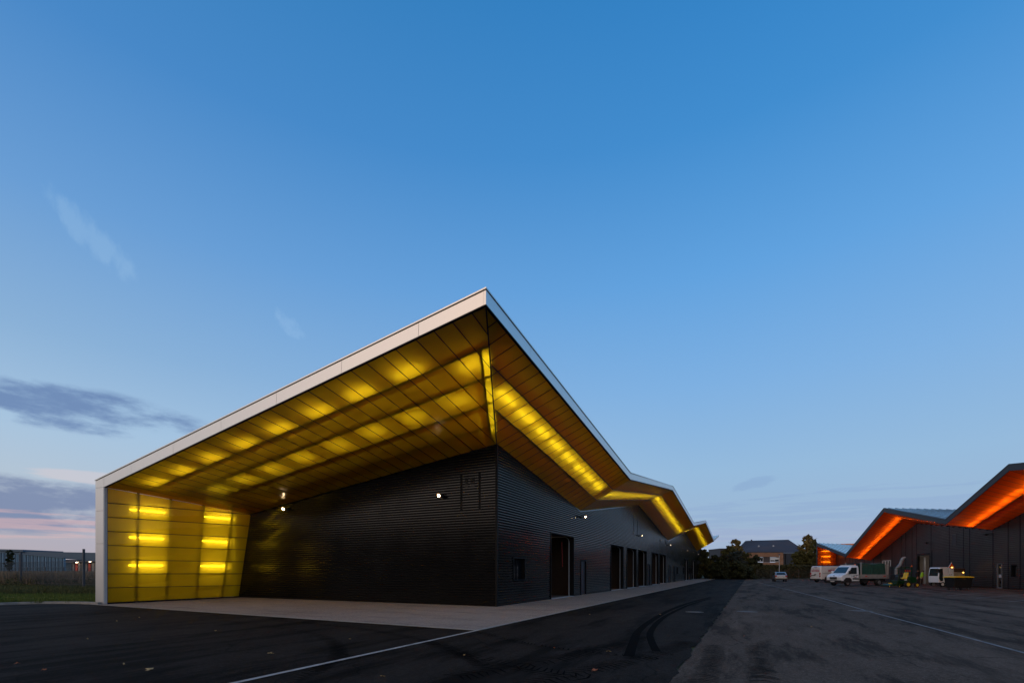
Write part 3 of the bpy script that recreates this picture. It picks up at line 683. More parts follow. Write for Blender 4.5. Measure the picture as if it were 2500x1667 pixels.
# big doors: dark reveal, room, raised sectional door leaf, guide rails
for k, (a, c_) in enumerate(doors):
    H = 3.86; d = thing('gate_opening', '', '', (0, 0, 0)); del d['label']; del d['category']; d.parent = LB
    b = MB()
    for y0, y1 in ((a, a + 0.05), (c_ - 0.05, c_)): b.box((-0.20, y0, 0), (0.06, y1, H))
    b.box((-0.20, a + 0.05, H - 0.06), (0.06, c_ - 0.05, H)); b.build('frame', M['black_metal'], d)
    b = MB(); X0, X1, y0, y1 = -6.5, -0.215, a - 0.8, c_ + 0.8; Zc = 4.9
    b.quad((X0, y0, 0), (X0, y1, 0), (X0, y1, Zc), (X0, y0, Zc)); b.quad((X0, y0, 0), (X0, y0, Zc), (X1, y0, Zc), (X1, y0, 0)); b.quad((X0, y1, 0), (X1, y1, 0), (X1, y1, Zc), (X0, y1, Zc))
    b.quad((X0, y0, Zc), (X0, y1, Zc), (X1, y1, Zc), (X1, y0, Zc)); b.quad((X0, y0, 0.001), (X1, y0, 0.001), (X1, y1, 0.001), (X0, y1, 0.001), 1)
    b.build('room', [M['room'], M['kerb_dark']], d)
    b = MB(); b.box((-0.2, a + 0.05, 0.003), (0.10, c_ - 0.05, 0.016)); b.build('threshold', M['sill_light'], d)
    for yr in (a + 0.12, c_ - 0.12):
        b = MB(); b.box((-0.28, yr - 0.025, 0.02), (-0.22, yr + 0.025, 3.5))
        pr = Vector((-0.25, yr, 3.5))
        for i in range(1, 7):
            an = R(15 * i); q = Vector((-0.25 - 0.35 * (1 - math.cos(an)), yr, 3.5 + 0.35 * math.sin(an))); b.bar(pr, q, 0.05, 0.05, up=(0, 1, 0)); pr = q
        b.bar(pr, (-4.0, yr, 3.85), 0.05, 0.05); b.build('guide_rail', M['rail'], d)
    for i in range(6):
        b = MB(); b.box((-0.75 - 0.56 * (i + 1) + 0.01, a + 0.16, 3.88), (-0.75 - 0.56 * i, c_ - 0.16, 3.92)); b.build('door_panel', M['door_dark'], d)
    if k == 0:
        b = MB(); b.box((-3.4, 6.9, 3.30), (-3.37, 10.2, 3.33)); b.build('light_strip', M['strip_glow'], d)
        b = MB(); b.box((-5.0, 9.4, 0.0), (-4.4, 10.6, 0.8)); b.box((-1.5, 9.75, 0), (-1.35, 9.9, 0.72)); b.build('timber_panel', M['wood'], d)
        b = MB(); b.box((-6.46, 6.0, 3.6), (-6.3, 11.2, 3.95)); b.box((-6.46, 6.0, 0.0), (-6.3, 11.2, 0.5)); b.build('timber_beam', M['wood'], d)
        b = MB(); b.cyl((-0.6, 10.1, 3.5), (-0.5, 9.95, 1.9), 0.012, n=6); b.build('pull_cord', M['red_paint'], d)
    if k == 1:
        b = MB(); b.box((-2.6, 20.6, 0.0), (-1.9, 21.2, 0.75)); b.build('crate', M['white_frame'], d)
for a, c_ in pdoors:
    d = thing('side_door', '', ''); del d['label']; del d['category']; d.parent = LB
    b = MB(); b.box((-0.19, a, 0), (0.05, a + 0.06, 2.36)); b.box((-0.19, c_ - 0.06, 0), (0.05, c_, 2.36)); b.box((-0.19, a + 0.06, 2.30), (0.05, c_ - 0.06, 2.36)); b.build('frame', M['black_metal'], d)
    b = MB(); b.box((-0.10, a + 0.065, 0.02), (-0.05, c_ - 0.065, 2.295)); b.build('leaf', M['door_dark'], d)
    b = MB(); b.box((-0.05, a + 0.14, 1.0), (-0.02, a + 0.18, 1.2)); b.bar((-0.01, a + 0.14, 1.1), (-0.01, a + 0.27, 1.1), 0.02, 0.02); b.build('handle', M['rail'], d)
    b = MB(); b.box((0.036, a - 0.1, 2.39), (0.07, c_ + 0.1, 2.42)); b.build('drip_cap', M['cladding'], d)
for a, c_, z0, z1 in wins:
    d = thing('window', '', ''); del d['label']; del d['category']; d.parent = LB
    b = MB(); b.box((-0.19, a, z0), (0.05, a + 0.05, z1)); b.box((-0.19, c_ - 0.05, z0), (0.05, c_, z1)); b.box((-0.19, a + 0.05, z1 - 0.05), (0.05, c_ - 0.05, z1)); b.box((-0.19, a + 0.05, z0), (0.06, c_ - 0.05, z0 + 0.04))
    b.box((-0.16, (a + c_) / 2 - 0.02, z0 + 0.04), (-0.11, (a + c_) / 2 + 0.02, z1 - 0.05)); b.build('frame', M['black_metal'], d)
    b = MB(); b.box((-0.15, a + 0.05, z0 + 0.04), (-0.14, c_ - 0.05, z1 - 0.05)); b.build('pane', M['glass'], d)
    b = MB(); b.box((-0.18, a + 0.06, z0 + 0.05), (-0.165, a + 0.14, z1 - 0.06)); b.build('curtain_edge', M['wood'], d)

# wall lamps
def wall_lamp(p, nd, label, mat, group, rl=0.06):
    t = thing('wall_lamp', label, 'wall lamp', p, 0, group); n = Vector(nd); sd = Vector((0, 0, 1)).cross(n)
    b = MB(); b.bar((0, 0, 0), n * 0.10, 0.10, 0.14); b.bar(n * 0.10, n * 0.24 + Vector((0, 0, 0.03)), 0.03, 0.03); b.build('bracket', M['dark_plastic'], t)
    c0 = n * 0.30 + Vector((0, 0, 0.02)); ax = (n + Vector((0, 0, -0.75))).normalized()
    b = MB(); b.cyl(c0 - ax * 0.09, c0 + ax * 0.03, 0.06, 0.11, n=14); b.build('housing', M['dark_plastic'], t)
    b = MB(); b.cyl(c0 + ax * 0.031, c0 + ax * 0.036, 0.106, 0.104, n=16); b.build('halo_disc', M['halo_disc'], t)
    b = MB(); b.cyl(c0 + ax * 0.037, c0 + ax * 0.05, rl, rl * 0.9, n=14); b.build('lens', mat, t)
g = 'floodlights on the black walls'
wall_lamp((-13.62, -0.035, 5.16), (0, -1, 0), 'lit floodlight on the end wall close to the yellow corner', M['lamp_glow'], g)
wall_lamp((-2.92, -0.035, 5.19), (0, -1, 0), 'lit floodlight on the end wall nearest the building corner', M['lamp_glow'], g)
for y_, lb in ((12.09, 'lit floodlight on the long wall at the first roof valley'), (31.24, 'floodlight on the long wall beside the tall slot vents'), (51.4, 'floodlight on the long wall at the second roof valley'),
               (72.3, 'floodlight on the long wall above the last but one gate'), (92.6, 'farthest floodlight on the long wall under the last valley')):
    wall_lamp((0.035, y_, 5.28), (1, 0, 0), lb, M['lamp_glow'] if y_ < 13 else M['lamp_glow_far'], g, 0.055 if y_ < 13 else 0.035)

# ------------------------------------------------------------------ RIGHT BUILDING (orange canopy)
RB = thing('depot_building', 'dark ribbed depot with grey zigzag roof edge and glowing orange canopy underside', 'building')
# fascia line F(s), wall line W(s): s = world Y
kx = -0.08; FX = lambda s_: 28.8 + kx * (s_ - 31.9); WXr = lambda s_: 31.8 + kx * (s_ - 38.3)
ol = [(8, 7.0), (22, 8.0), (31.94, 9.57), (42.84, 6.28), (60.53, 9.56), (79.4, 4.0), (102.4, 7.0)]
ot = [(8, 7.5), (22, 8.55), (31.94, 10.1), (42.84, 6.80), (60.53, 10.1), (79.4, 4.52), (102.4, 7.70)]
ow = [(8, 5.2), (22, 6.0), (33.0, 8.0), (43.6, 5.60), (61.3, 7.87), (79.9, 3.42), (102.4, 5.4)]
osf = [8, 22, 32.4, 43.2, 60.9, 79.6, 102.4]       # fold positions used for the ruled canopy
fF = dict(zip(osf, [z for _, z in ol])); fW = dict(zip(osf, [z for _, z in ow])); fT = dict(zip(osf, [z for _, z in ot]))
pf = list(fF.items()); pw = list(fW.items()); pt = list(fT.items())
OSH = [M['orange_sheet'], M['joint']]
cuts = split(22, 102.4, 0.68, osf)
for a, c_ in zip(cuts, cuts[1:]):
    panel('soffit_board', [(FX(a) + 0.03, a, pl(pf, a)), (FX(c_) + 0.03, c_, pl(pf, c_)), (WXr(c_), c_, pl(pw, c_)), (WXr(a), a, pl(pw, a))], (0, 0, 1), OSH, RB)
def orp(f, s_): return (lerp(FX(s_), WXr(s_), f), s_, lerp(pl(pf, s_), pl(pw, s_), f))
beam_line([orp(0.60, s_) for s_ in osf[1:]], RB, wd=0.09, lift=0.060)
for a, c_ in zip(osf[1:], osf[2:]):
    n = max(2, round((c_ - a) / 1.85))
    for i in range(n):
        s0 = a + (c_ - a) * (i + 0.08) / n; tube(lifted(orp(0.50, s0), 0.25), lifted(orp(0.50, s0 + 1.5), 0.25), RB, M['tube_o'], r=0.022)
def rzr(X, s_): return pl(pt, s_) - 0.085 * (X - FX(s_))
b = MB()
for y0, y1 in zip(osf[1:], osf[2:]):
    q = [(FX(y0) + 0.04, y0, rzr(FX(y0), y0) - 0.02), (FX(y0) + 18, y0, rzr(FX(y0) + 18, y0) - 0.02), (FX(y1) + 18, y1, rzr(FX(y1) + 18, y1) - 0.02), (FX(y1) + 0.04, y1, rzr(FX(y1), y1) - 0.02)]
    b.quad(*q, mi=0); b.quad(*[(p[0], p[1], p[2] - 0.08) for p in reversed(q)], mi=1)
b.build('roof', [M['roof_metal'], M['cavity_orange']], RB)
for k in range(24):
    b = MB(); o_ = 0.5 + 0.75 * k
    for y0, y1 in zip(osf[1:], osf[2:]): b.bar((FX(y0) + o_, y0, rzr(FX(y0) + o_, y0)), (FX(y1) + o_, y1, rzr(FX(y1) + o_, y1)), 0.07, 0.09)
    b.build('standing_seam', M['roof_seam'], RB)
fy = split(22, 102.4, 3.3, osf)
for y0, y1 in zip(fy, fy[1:]):
    b = MB(); vs = []
    for o_ in (0.0, 0.07):
        vs += [(FX(y0) + o_, y0 + 0.006, pl(pf, y0)), (FX(y1) + o_, y1 - 0.006, pl(pf, y1)), (FX(y1) + o_, y1 - 0.006, pl(pt, y1) - 0.03), (FX(y0) + o_, y0 + 0.006, pl(pt, y0) - 0.03)]
    b.add(vs, [(3, 2, 1, 0), (4, 5, 6, 7), (1, 5, 4, 0), (2, 6, 5, 1), (3, 7, 6, 2), (0, 4, 7, 3)]); b.build('fascia_panel', M['grey_fascia'], RB)
b = MB()
for y0, y1 in zip(osf[1:], osf[2:]): b.bar((FX(y0) + 0.05, y0, pl(pt, y0) - 0.01), (FX(y1) + 0.05, y1, pl(pt, y1) - 0.01), 0.16, 0.035)
b.build('roof_cap', M['grey_fascia'], RB)
# backing behind the fascia keeps the canopy dark
b = MB()
for y0, y1 in zip(osf[1:], osf[2:]):
    b.quad((FX(y0) + 0.075, y0, pl(pf, y0) + 0.01), (FX(y1) + 0.075, y1, pl(pf, y1) + 0.01), (FX(y1) + 0.075, y1, pl(pt, y1) - 0.05), (FX(y0) + 0.075, y0, pl(pt, y0) - 0.05))
b.build('fascia_backing', M['beam'], RB)
# wall
u = Vector((kx, 1, 0)); ul = u.length; un = u / ul; nn = Vector((-un.y, un.x, 0))      # nn points to -X (towards the yard)
org = Vector((WXr(0), 0, 0)); sc_ = ul
ow_u = [(s_ * sc_, z) for s_, z in pw]
rops = [(57.0, 60.7, 0, 3.86), (41.45, 42.3, 0, 2.36), (39.15, 40.05, 1.10, 2.16), (70.3, 74.0, 2.35, 3.30)]
ropu = [(a * sc_, c_ * sc_, z0, z1) for a, c_, z0, z1 in rops]
ribbed_wall('cladding', org, un, nn, ow_u, 22 * sc_, 102.2 * sc_, ropu + [(52.6 * sc_, 56.4 * sc_, 0, 4.2)], M['cladding_grey'], RB, pitch=0.18, depth=0.05)
ribbed_wall('closed_gate', org, un, nn, [(0, 4.2), (200, 4.2)], 52.65 * sc_, 56.35 * sc_, [], M['cladding_grey'], RB, pitch=0.09, depth=0.02)
wall_sheet('wall', org, un, nn, ow_u, 22 * sc_, 102.3 * sc_, ropu, M['backing'], RB, z_extra=1.0)
def rw(s_, d, z): return org + un * (s_ * sc_) + nn * d + Vector((0, 0, z))
for s_ in (36.0, 38.7, 40.5, 43.0, 47.4, 48.7, 51.9, 56.6, 60.95, 62.4, 64.6, 66.2, 69.8, 74.6, 78.2, 83, 88, 90, 92, 95):
    top = pl(pw, s_) - 0.02; zb = 3.9 if any(a < s_ < c_ for a, c_, *_ in rops) else 0.0
    b = MB(); b.bar(rw(s_, 0.03, zb), rw(s_, 0.03, top), 0.09, 0.05, up=(1, 0, 0)); b.build('wall_joint', M['black_metal'], RB)
def rbox(b, s0, s1, d0, d1, z0, z1, mi=0):
    vs = [rw(s0, d0, z0), rw(s1, d0, z0), rw(s1, d1, z0), rw(s0, d1, z0), rw(s0, d0, z1), rw(s1, d0, z1), rw(s1, d1, z1), rw(s0, d1, z1)]
    b.add(vs, [(0, 1, 2, 3), (7, 6, 5, 4), (0, 4, 5, 1), (1, 5, 6, 2), (2, 6, 7, 3), (3, 7, 4, 0)], mi)
d = thing('gate_opening', '', ''); del d['label']; del d['category']; d.parent = RB
b = MB(); rbox(b, 57.0, 57.06, -0.2, 0.06, 0, 3.86); rbox(b, 60.64, 60.7, -0.2, 0.06, 0, 3.86); rbox(b, 57.06, 60.64, -0.2, 0.06, 3.62, 3.86); b.build('frame', M['black_metal'], d)
b = MB(); rbox(b, 56.4, 61.4, -5.0, -4.9, 0, 4.4); rbox(b, 61.2, 61.4, -4.9, -0.22, 0, 4.4); rbox(b, 56.4, 56.6, -4.9, -0.22, 0, 4.4); rbox(b, 56.6, 61.2, -4.9, -0.22, 4.4, 4.5); b.build('room', M['room_grey'], d)
b = MB(); rbox(b, 57.6, 60.2, -2.0, -1.96, 3.15, 3.25); b.build('light_strip', M['room_glow'], d)
b = MB(); rbox(b, 60.0, 60.15, -0.6, -0.45, 0.0, 3.4); b.build('guide_rail', M['rail'], d)
d = thing('glass_door', '', ''); del d['label']; del d['category']; d.parent = RB
b = MB(); rbox(b, 41.45, 41.53, -0.1, 0.06, 0, 2.36); rbox(b, 42.22, 42.3, -0.1, 0.06, 0, 2.36); rbox(b, 41.53, 42.22, -0.1, 0.06, 2.28, 2.36); rbox(b, 41.53, 42.22, -0.1, 0.06, 0.0, 0.1); b.build('frame', M['alu_dark'], d)
b = MB(); rbox(b, 41.53, 42.22, -0.05, -0.03, 0.1, 2.28); b.build('pane', M['glass'], d)
b = MB(); rbox(b, 41.60, 42.18, -0.028, -0.024, 1.0, 1.3); b.build('notice', M['sill_light'], d)
b = MB(); rbox(b, 41.6, 41.64, 0.0, 0.05, 1.0, 1.3); b.build('handle', M['rail'], d)
d = thing('window', '', ''); del d['label']; del d['category']; d.parent = RB
b = MB(); rbox(b, 39.15, 39.2, -0.15, 0.05, 1.1, 2.16); rbox(b, 40.0, 40.05, -0.15, 0.05, 1.1, 2.16); rbox(b, 39.2, 40.0, -0.15, 0.05, 2.11, 2.16); rbox(b, 39.2, 40.0, -0.15, 0.07, 1.1, 1.14); b.build('frame', M['black_metal'], d)
b = MB(); rbox(b, 39.2, 40.0, -0.12, -0.11, 1.14, 2.11); b.build('pane', M['glass'], d)
b = MB(); rbox(b, 39.2, 39.24, -0.1, 0.0, 1.14, 2.11); b.build('edge_trim', M['rail'], d)
d = thing('window', '', ''); del d['label']; del d['category']; d.parent = RB
b = MB(); rbox(b, 70.3, 74.0, -0.05, 0.07, 3.18, 3.30)
for s_ in (70.3, 71.35, 72.55, 73.8): rbox(b, s_, s_ + 0.2, -0.05, 0.06, 2.35, 3.18)
b.build('frame', M['white_frame'], d)
b = MB(); rbox(b, 70.3, 74.0, -0.10, -0.08, 2.35, 3.2); b.build('pane', M['glass'], d)
b = MB(); rbox(b, 50.2, 51.2, 0.045, 0.06, 4.5, 5.7); b.build('vent_grille', M['dark_plastic'], RB)
# glowing wing wall at the far end, facing down the yard
Ye = 102.0; xa, xb = FX(Ye) + 0.1, WXr(Ye)
for k in range(8):
    z0, z1 = 0.6 + 0.78 * k, 0.6 + 0.78 * (k + 1)
    panel('wall_board', [(xa, Ye, z0), (xb, Ye, z0), (xb, Ye, z1), (xa, Ye, z1)], (0, 1, 0), [M['orange_wall'], M['joint']], RB)
b = MB(); b.box((xa, Ye - 0.02, 0), (xb, Ye + 0.02, 0.6)); b.build('base_rail', M['black_metal'], RB)
b = MB(); b.box((FX(Ye), Ye - 0.1, 0), (FX(Ye) + 0.12, Ye + 0.9, 7.1)); b.build('edge_trim', M['grey_fascia'], RB)
b = MB(); b.box((xa, Ye + 0.7, 0), (xb + 12, Ye + 0.8, 7.4)); b.build('rear_wall', M['cavity'], RB)
b = MB(); b.box((lerp(xa, xb, 0.28) - 0.04, Ye + 0.03, 0.6), (lerp(xa, xb, 0.28) + 0.04, Ye + 0.1, 7.0)); b.build('wall_post', M['beam'], RB)
for z in (5.9, 4.75, 3.6):
    tube((lerp(xa, xb, 0.22), Ye + 0.13, z), (lerp(xa, xb, 0.68), Ye + 0.13, z), RB, M['tube_w2'], r=0.045)
for s_, z, lb in ((43.7, 5.25, 'unlit floodlight on the depot wall under the near roof valley'), (57.2, 5.15, 'unlit floodlight on the depot wall above the open gate')):
    p = rw(s_, 0.04, z); t = thing('wall_lamp', lb, 'wall lamp', p, 0, 'unlit floodlights on the depot wall')
    b = MB(); b.bar((0, 0, 0), nn * 0.3, 0.08, 0.08); b.build('bracket', M['dark_plastic'], t)
    b = MB(); b.cyl(nn * 0.3 + un * 0.25, nn * 0.3 - un * 0.25 - Vector((0, 0, 0.05)), 0.09, 0.12, n=10); b.build('housing', M['dark_plastic'], t)
#OBJECTS_HERE

# ------------------------------------------------------------------ paint and small materials
M['van_white'] = mat_pbr('van_white', (0.62, 0.61, 0.60), 0.28, 0.0, 0.5, noise=(1.2, 0.08), coat=0.4)
M['truck_white'] = mat_pbr('truck_white', (0.74, 0.76, 0.78), 0.25, 0.0, 0.5, noise=(1.5, 0.05), coat=0.4)
M['silver'] = mat_pbr('silver', (0.30, 0.30, 0.31), 0.3, 0.5, coat=0.4)
M['dark_car'] = mat_pbr('dark_car', (0.02, 0.022, 0.03), 0.25, 0.2, coat=0.5)
M['rubber'] = mat_pbr('rubber', (0.012, 0.012, 0.012), 0.8)
M['rim'] = mat_pbr('rim', (0.25, 0.25, 0.26), 0.4, 0.6)
M['windscreen'] = mat_pbr('windscreen', (0.02, 0.03, 0.035), 0.05, 0.0, 1.0)
M['tail_red'] = mat_pbr('tail_red', (0.35, 0.01, 0.012), 0.2)
M['head_glass'] = mat_pbr('head_glass', (0.75, 0.78, 0.8), 0.08, 0.4, 1.0)
M['plate'] = mat_pbr('plate', (0.55, 0.55, 0.52), 0.5)
M['amber'] = mat_pbr('amber', (0.7, 0.16, 0.02), 0.3)
M['orange_beacon'] = mat_pbr('orange_beacon', (0.75, 0.12, 0.01), 0.3)
M['tarp_green'] = mat_pbr('tarp_green', (0.010, 0.055, 0.040), 0.7, noise=(1.5, 0.3))
M['aluminium_dropside'] = mat_pbr('aluminium_dropside', (0.34, 0.33, 0.32), 0.45, 0.3, noise=(2, 0.15))
M['machine_green'] = mat_pbr('machine_green', (0.006, 0.038, 0.012), 0.35, noise=(3, 0.2))
M['machine_yellow'] = mat_pbr('machine_yellow', (0.75, 0.48, 0.02), 0.45)
M['grey_tube'] = mat_pbr('grey_tube', (0.20, 0.21, 0.22), 0.5)
M['bin_black'] = mat_pbr('bin_black', (0.010, 0.010, 0.011), 0.5)
M['lid_yellow'] = mat_pbr('lid_yellow', (0.85, 0.50, 0.015), 0.45)
M['tan_metal'] = mat_pbr('tan_metal', (0.36, 0.29, 0.20), 0.5, noise=(3, 0.25))
M['brown_load'] = mat_pbr('brown_load', (0.07, 0.035, 0.02), 0.8, noise=(4, 0.5))
M['letter_red'] = mat_pbr('letter_red', (0.38, 0.015, 0.05), 0.5)
M['letter_dark'] = mat_pbr('letter_dark', (0.06, 0.08, 0.10), 0.5)
M['stripe_red'] = mat_pbr('stripe_red', (0.55, 0.05, 0.02), 0.5)
M['skin'] = mat_pbr('skin', (0.42, 0.24, 0.17), 0.6)
M['dark_cloth'] = mat_pbr('dark_cloth', (0.010, 0.010, 0.013), 0.85)
M['trouser'] = mat_pbr('trouser', (0.020, 0.019, 0.022), 0.9)
M['hivis'] = mat_pbr('hivis', (0.42, 0.75, 0.03), 0.7)
M['hair'] = mat_pbr('hair', (0.05, 0.028, 0.015), 0.8)
M['beacon_lit'] = mat_emit('beacon_lit', (1.0, 0.50, 0.08), 6.0)
M['leaf_dark'] = mat_pbr('leaf_dark', (0.036, 0.040, 0.018), 0.8, 0, 0.15)
M['leaf_blue'] = mat_pbr('leaf_blue', (0.036, 0.043, 0.034), 0.8, 0, 0.15)
M['leaf_mid'] = mat_pbr('leaf_mid', (0.075, 0.072, 0.024), 0.8, 0, 0.15)
M['leaf_autumn'] = mat_pbr('leaf_autumn', (0.15, 0.11, 0.036), 0.8, 0, 0.15)
M['leaf_hedge'] = mat_pbr('leaf_hedge', (0.065, 0.062, 0.028), 0.8, 0, 0.15)
M['bark'] = mat_pbr('bark', (0.03, 0.022, 0.016), 0.9)
M['grass'] = mat_pbr('grass', (0.10, 0.125, 0.024), 0.8, 0, 0.15)
M['weed'] = mat_pbr('weed', (0.24, 0.165, 0.10), 0.9, 0, 0.15)
M['weed_green'] = mat_pbr('weed_green', (0.085, 0.080, 0.028), 0.9, 0, 0.15)
M['post_grey'] = mat_pbr('post_grey', (0.05, 0.05, 0.055), 0.6)
M['fence_wire'] = mat_pbr('fence_wire', (0.04, 0.042, 0.045), 0.6)

def wheel(parent, c, r, wd=0.2, axis='y', rim=None, n=20):
    """tyre part with rim as its sub-part"""
    b = MB(); pr = [(r * 0.62, -wd / 2), (r * 0.92, -wd / 2), (r, -wd / 2 + 0.03), (r, wd / 2 - 0.03), (r * 0.92, wd / 2), (r * 0.62, wd / 2)]
    b.lathe(pr, c, n, axis=axis); w_ = b.build('wheel', M['rubber'], parent, smooth=False)
    b = MB(); b.lathe([(0.001, -wd / 2 + 0.01), (r * 0.2, -wd / 2 + 0.01), (r * 0.3, -wd / 2 + 0.05), (r * 0.62, -wd / 2 + 0.03)], c, 14, axis=axis)
    b.lathe([(0.001, wd / 2 - 0.01), (r * 0.2, wd / 2 - 0.01), (r * 0.3, wd / 2 - 0.05), (r * 0.62, wd / 2 - 0.03)], c, 14, axis=axis)
    b.build('rim', rim or M['rim'], w_); return w_
def shell(prof, y0, y1, inset=0.07, tuck=0.0, zb=1.0):
    """body from a side outline (x, z): full width between the shoulders, drawn in at both flanks; above zb the flanks lean inwards by tuck"""
    n = len(prof); cx_ = sum(p[0] for p in prof) / n; cz_ = sum(p[1] for p in prof) / n; ym = (y0 + y1) / 2; vs = []
    zt_ = max(p[1] for p in prof)
    for yy, sc in ((y0, 1), (y0 + inset, 0), (y1 - inset, 0), (y1, 1)):
        for x_, z_ in prof:
            f = max(0, (z_ - zb) / max(zt_ - zb, 0.01)); y_ = yy + (ym - yy) / abs(ym - yy) * tuck * f
            if sc: d = Vector((cx_ - x_, cz_ - z_)); L_ = max(d.length, .01); x2, z2 = x_ + d.x / L_ * inset * 0.8, z_ + d.y / L_ * inset * 0.8
            else: x2, z2 = x_, z_
            vs.append((x2, y_, z2))
    fs = [(k * n + i, k * n + (i + 1) % n, (k + 1) * n + (i + 1) % n, (k + 1) * n + i) for k in range(3) for i in range(n)]
    b = MB(); b.add(vs, fs + [tuple(range(n - 1, -1, -1)), tuple(range(3 * n, 4 * n))]); return b
def text_part(body, size, mat, parent, loc, rot, name='lettering', bold=0.0, sx=1.0):
    cu = bpy.data.curves.new(name, 'FONT'); cu.body = body; cu.size = size; cu.extrude = 0.002; cu.offset = bold; cu.align_x = 'CENTER'; cu.align_y = 'CENTER'
    tmp = bpy.data.objects.new('tmp', cu); COL.objects.link(tmp); bpy.context.view_layer.update()
    me = bpy.data.meshes.new_from_object(tmp.evaluated_get(bpy.context.evaluated_depsgraph_get())); bpy.data.objects.remove(tmp)
    me.materials.clear(); me.materials.append(mat)
    o = bpy.data.objects.new(name, me); COL.objects.link(o); o.parent = parent; o.location = loc; o.rotation_euler = rot; o.scale = (sx, 1, 1); return o

# ------------------------------------------------------------------ panel van
A_ = R(37.8)
van = thing('panel_van', 'white panel van seen from behind with red lettering on doors and side', 'van', (19.55, 63.1, 0), A_)
prof = [(0.02, 0.42), (0.0, 1.0), (0.05, 1.9), (0.14, 2.28), (0.30, 2.36), (3.7, 2.36), (4.05, 2.22), (4.55, 1.62), (5.2, 1.32), (5.42, 1.05), (5.45, 0.42)]
shell(prof, 0.0, 2.0, 0.10, 0.12, 1.1).build('body', M['van_white'], van, bevel=0.03)
b = MB(); b.box((-0.06, 0.05, 0.30), (0.25, 1.95, 0.52)); b.box((0.25, -0.01, 0.30), (0.62, 2.01, 0.50)); b.box((1.55, -0.01, 0.34), (3.75, 2.01, 0.48)); b.build('bumper', M['dark_plastic'], van, bevel=0.03)
b = MB()
b.prism([(0.62, 0.42), (0.68, 0.72), (0.86, 0.88), (1.30, 0.88), (1.48, 0.72), (1.55, 0.42)], -0.008, 0.30, 'y'); b.prism([(3.78, 0.42), (3.84, 0.72), (4.02, 0.88), (4.46, 0.88), (4.64, 0.72), (4.70, 0.42)], -0.008, 0.30, 'y')
b.build('wheel_arch', M['dark_plastic'], van)
for xx in (1.08, 4.24):
    for yy in (0.13, 1.87): wheel(van, (xx, yy, 0.34), 0.34, 0.22)
for yy in (0.08, 1.72):
    b = MB(); b.box((-0.02, yy, 0.80), (0.10, yy + 0.20, 1.42)); b.build('tail_light', M['tail_red'], van, bevel=0.02)
    b = MB(); b.box((-0.026, yy + 0.04, 1.0), (-0.018, yy + 0.16, 1.12)); b.build('reversing_lamp', M['head_glass'], van)
for y0 in (0.20, 1.005):
    b = MB(); b.add([(-0.006, y0, 0.55), (-0.006, y0 + 0.79, 0.55), (0.050, y0 + 0.79, 2.12), (0.050, y0, 2.12), (0.02, y0, 0.55), (0.02, y0 + 0.79, 0.55), (0.08, y0 + 0.79, 2.12), (0.08, y0, 2.12)],
                    [(0, 1, 2, 3), (0, 4, 5, 1), (1, 5, 6, 2), (2, 6, 7, 3), (3, 7, 4, 0)]); b.build('rear_door', M['van_white'], van)
b = MB(); b.box((-0.03, 0.78, 1.12), (0.0, 1.22, 1.20)); b.box((-0.02, 0.96, 0.95), (0.0, 1.04, 1.12)); b.build('handle', M['dark_plastic'], van)
b = MB(); b.box((-0.035, 1.15, 0.72), (-0.005, 1.67, 0.83)); b.build('number_plate', M['plate'], van)
b = MB(); b.box((-0.02, 1.08, 0.95), (0.01, 1.75, 1.05)); b.build('plate_recess', M['dark_plastic'], van)
b = MB(); b.box((0.02, 0.7, 2.20), (0.06, 1.3, 2.24)); b.build('brake_light', M['tail_red'], van)
b = MB(); b.box((0.30, -0.006, 1.28), (2.9, 0.012, 1.32)); b.build('door_rail', M['dark_plastic'], van)
b = MB(); b.add([(4.02, 0.09, 1.45), (4.50, 0.055, 1.45), (4.15, 0.10, 2.02), (3.72, 0.10, 2.02), (4.02, 0.03, 1.45), (4.50, -0.005, 1.45), (4.15, 0.05, 2.02), (3.72, 0.05, 2.02)], [(4, 5, 6, 7), (0, 1, 5, 4), (1, 2, 6, 5), (2, 3, 7, 6), (3, 0, 4, 7)]); b.build('side_window', M['windscreen'], van)
b = MB(); b.box((4.1, -0.18, 1.35), (4.25, 0.0, 1.7)); b.build('wing_mirror', M['dark_plastic'], van, bevel=0.03)
b = MB(); b.add([(4.10, 0.22, 2.21), (4.10, 1.78, 2.21), (4.57, 1.82, 1.64), (4.57, 0.18, 1.64)], [(0, 1, 2, 3)]); b.build('windscreen', M['windscreen'], van)
b = MB()
for xx in (0.5, 1.6, 2.7, 3.5): b.box((xx, 0.2, 2.36), (xx + 0.05, 1.8, 2.43))
for yy in (0.22, 1.74): b.box((0.15, yy, 2.43), (3.9, yy + 0.05, 2.48))
b.build('roof_rack', M['dark_plastic'], van)
# red lettering: rear doors and flank
text_part('VONTHRON', 0.30, M['letter_red'], van, (0.024, 1.0, 1.66), (R(90 + 2.2), 0, R(-90)), bold=0.012, sx=0.85)
text_part('VONTHRON', 0.46, M['letter_red'], van, (2.35, -0.004, 1.66), (R(88), 0, 0), bold=0.018, sx=0.85)
def arch(parent, cx_, cy_, cz_, wd, h, rot, mat):
    b = MB(); pr = None
    for i in range(15):
        a = math.pi * i / 14; p = Vector((-wd / 2 * math.cos(a), 0, h * math.sin(a)))
        if pr is not None: b.bar(pr, p, 0.01, 0.035, up=(0, 1, 0))
        pr = p
    o = b.build('emblem', mat, parent); o.location = (cx_, cy_, cz_); o.rotation_euler = (0, 0, rot)
arch(van, 2.35, -0.003, 1.86, 1.3, 0.22, 0, M['letter_red']); arch(van, 0.03, 1.0, 1.80, 0.8, 0.15, R(-90), M['letter_red'])

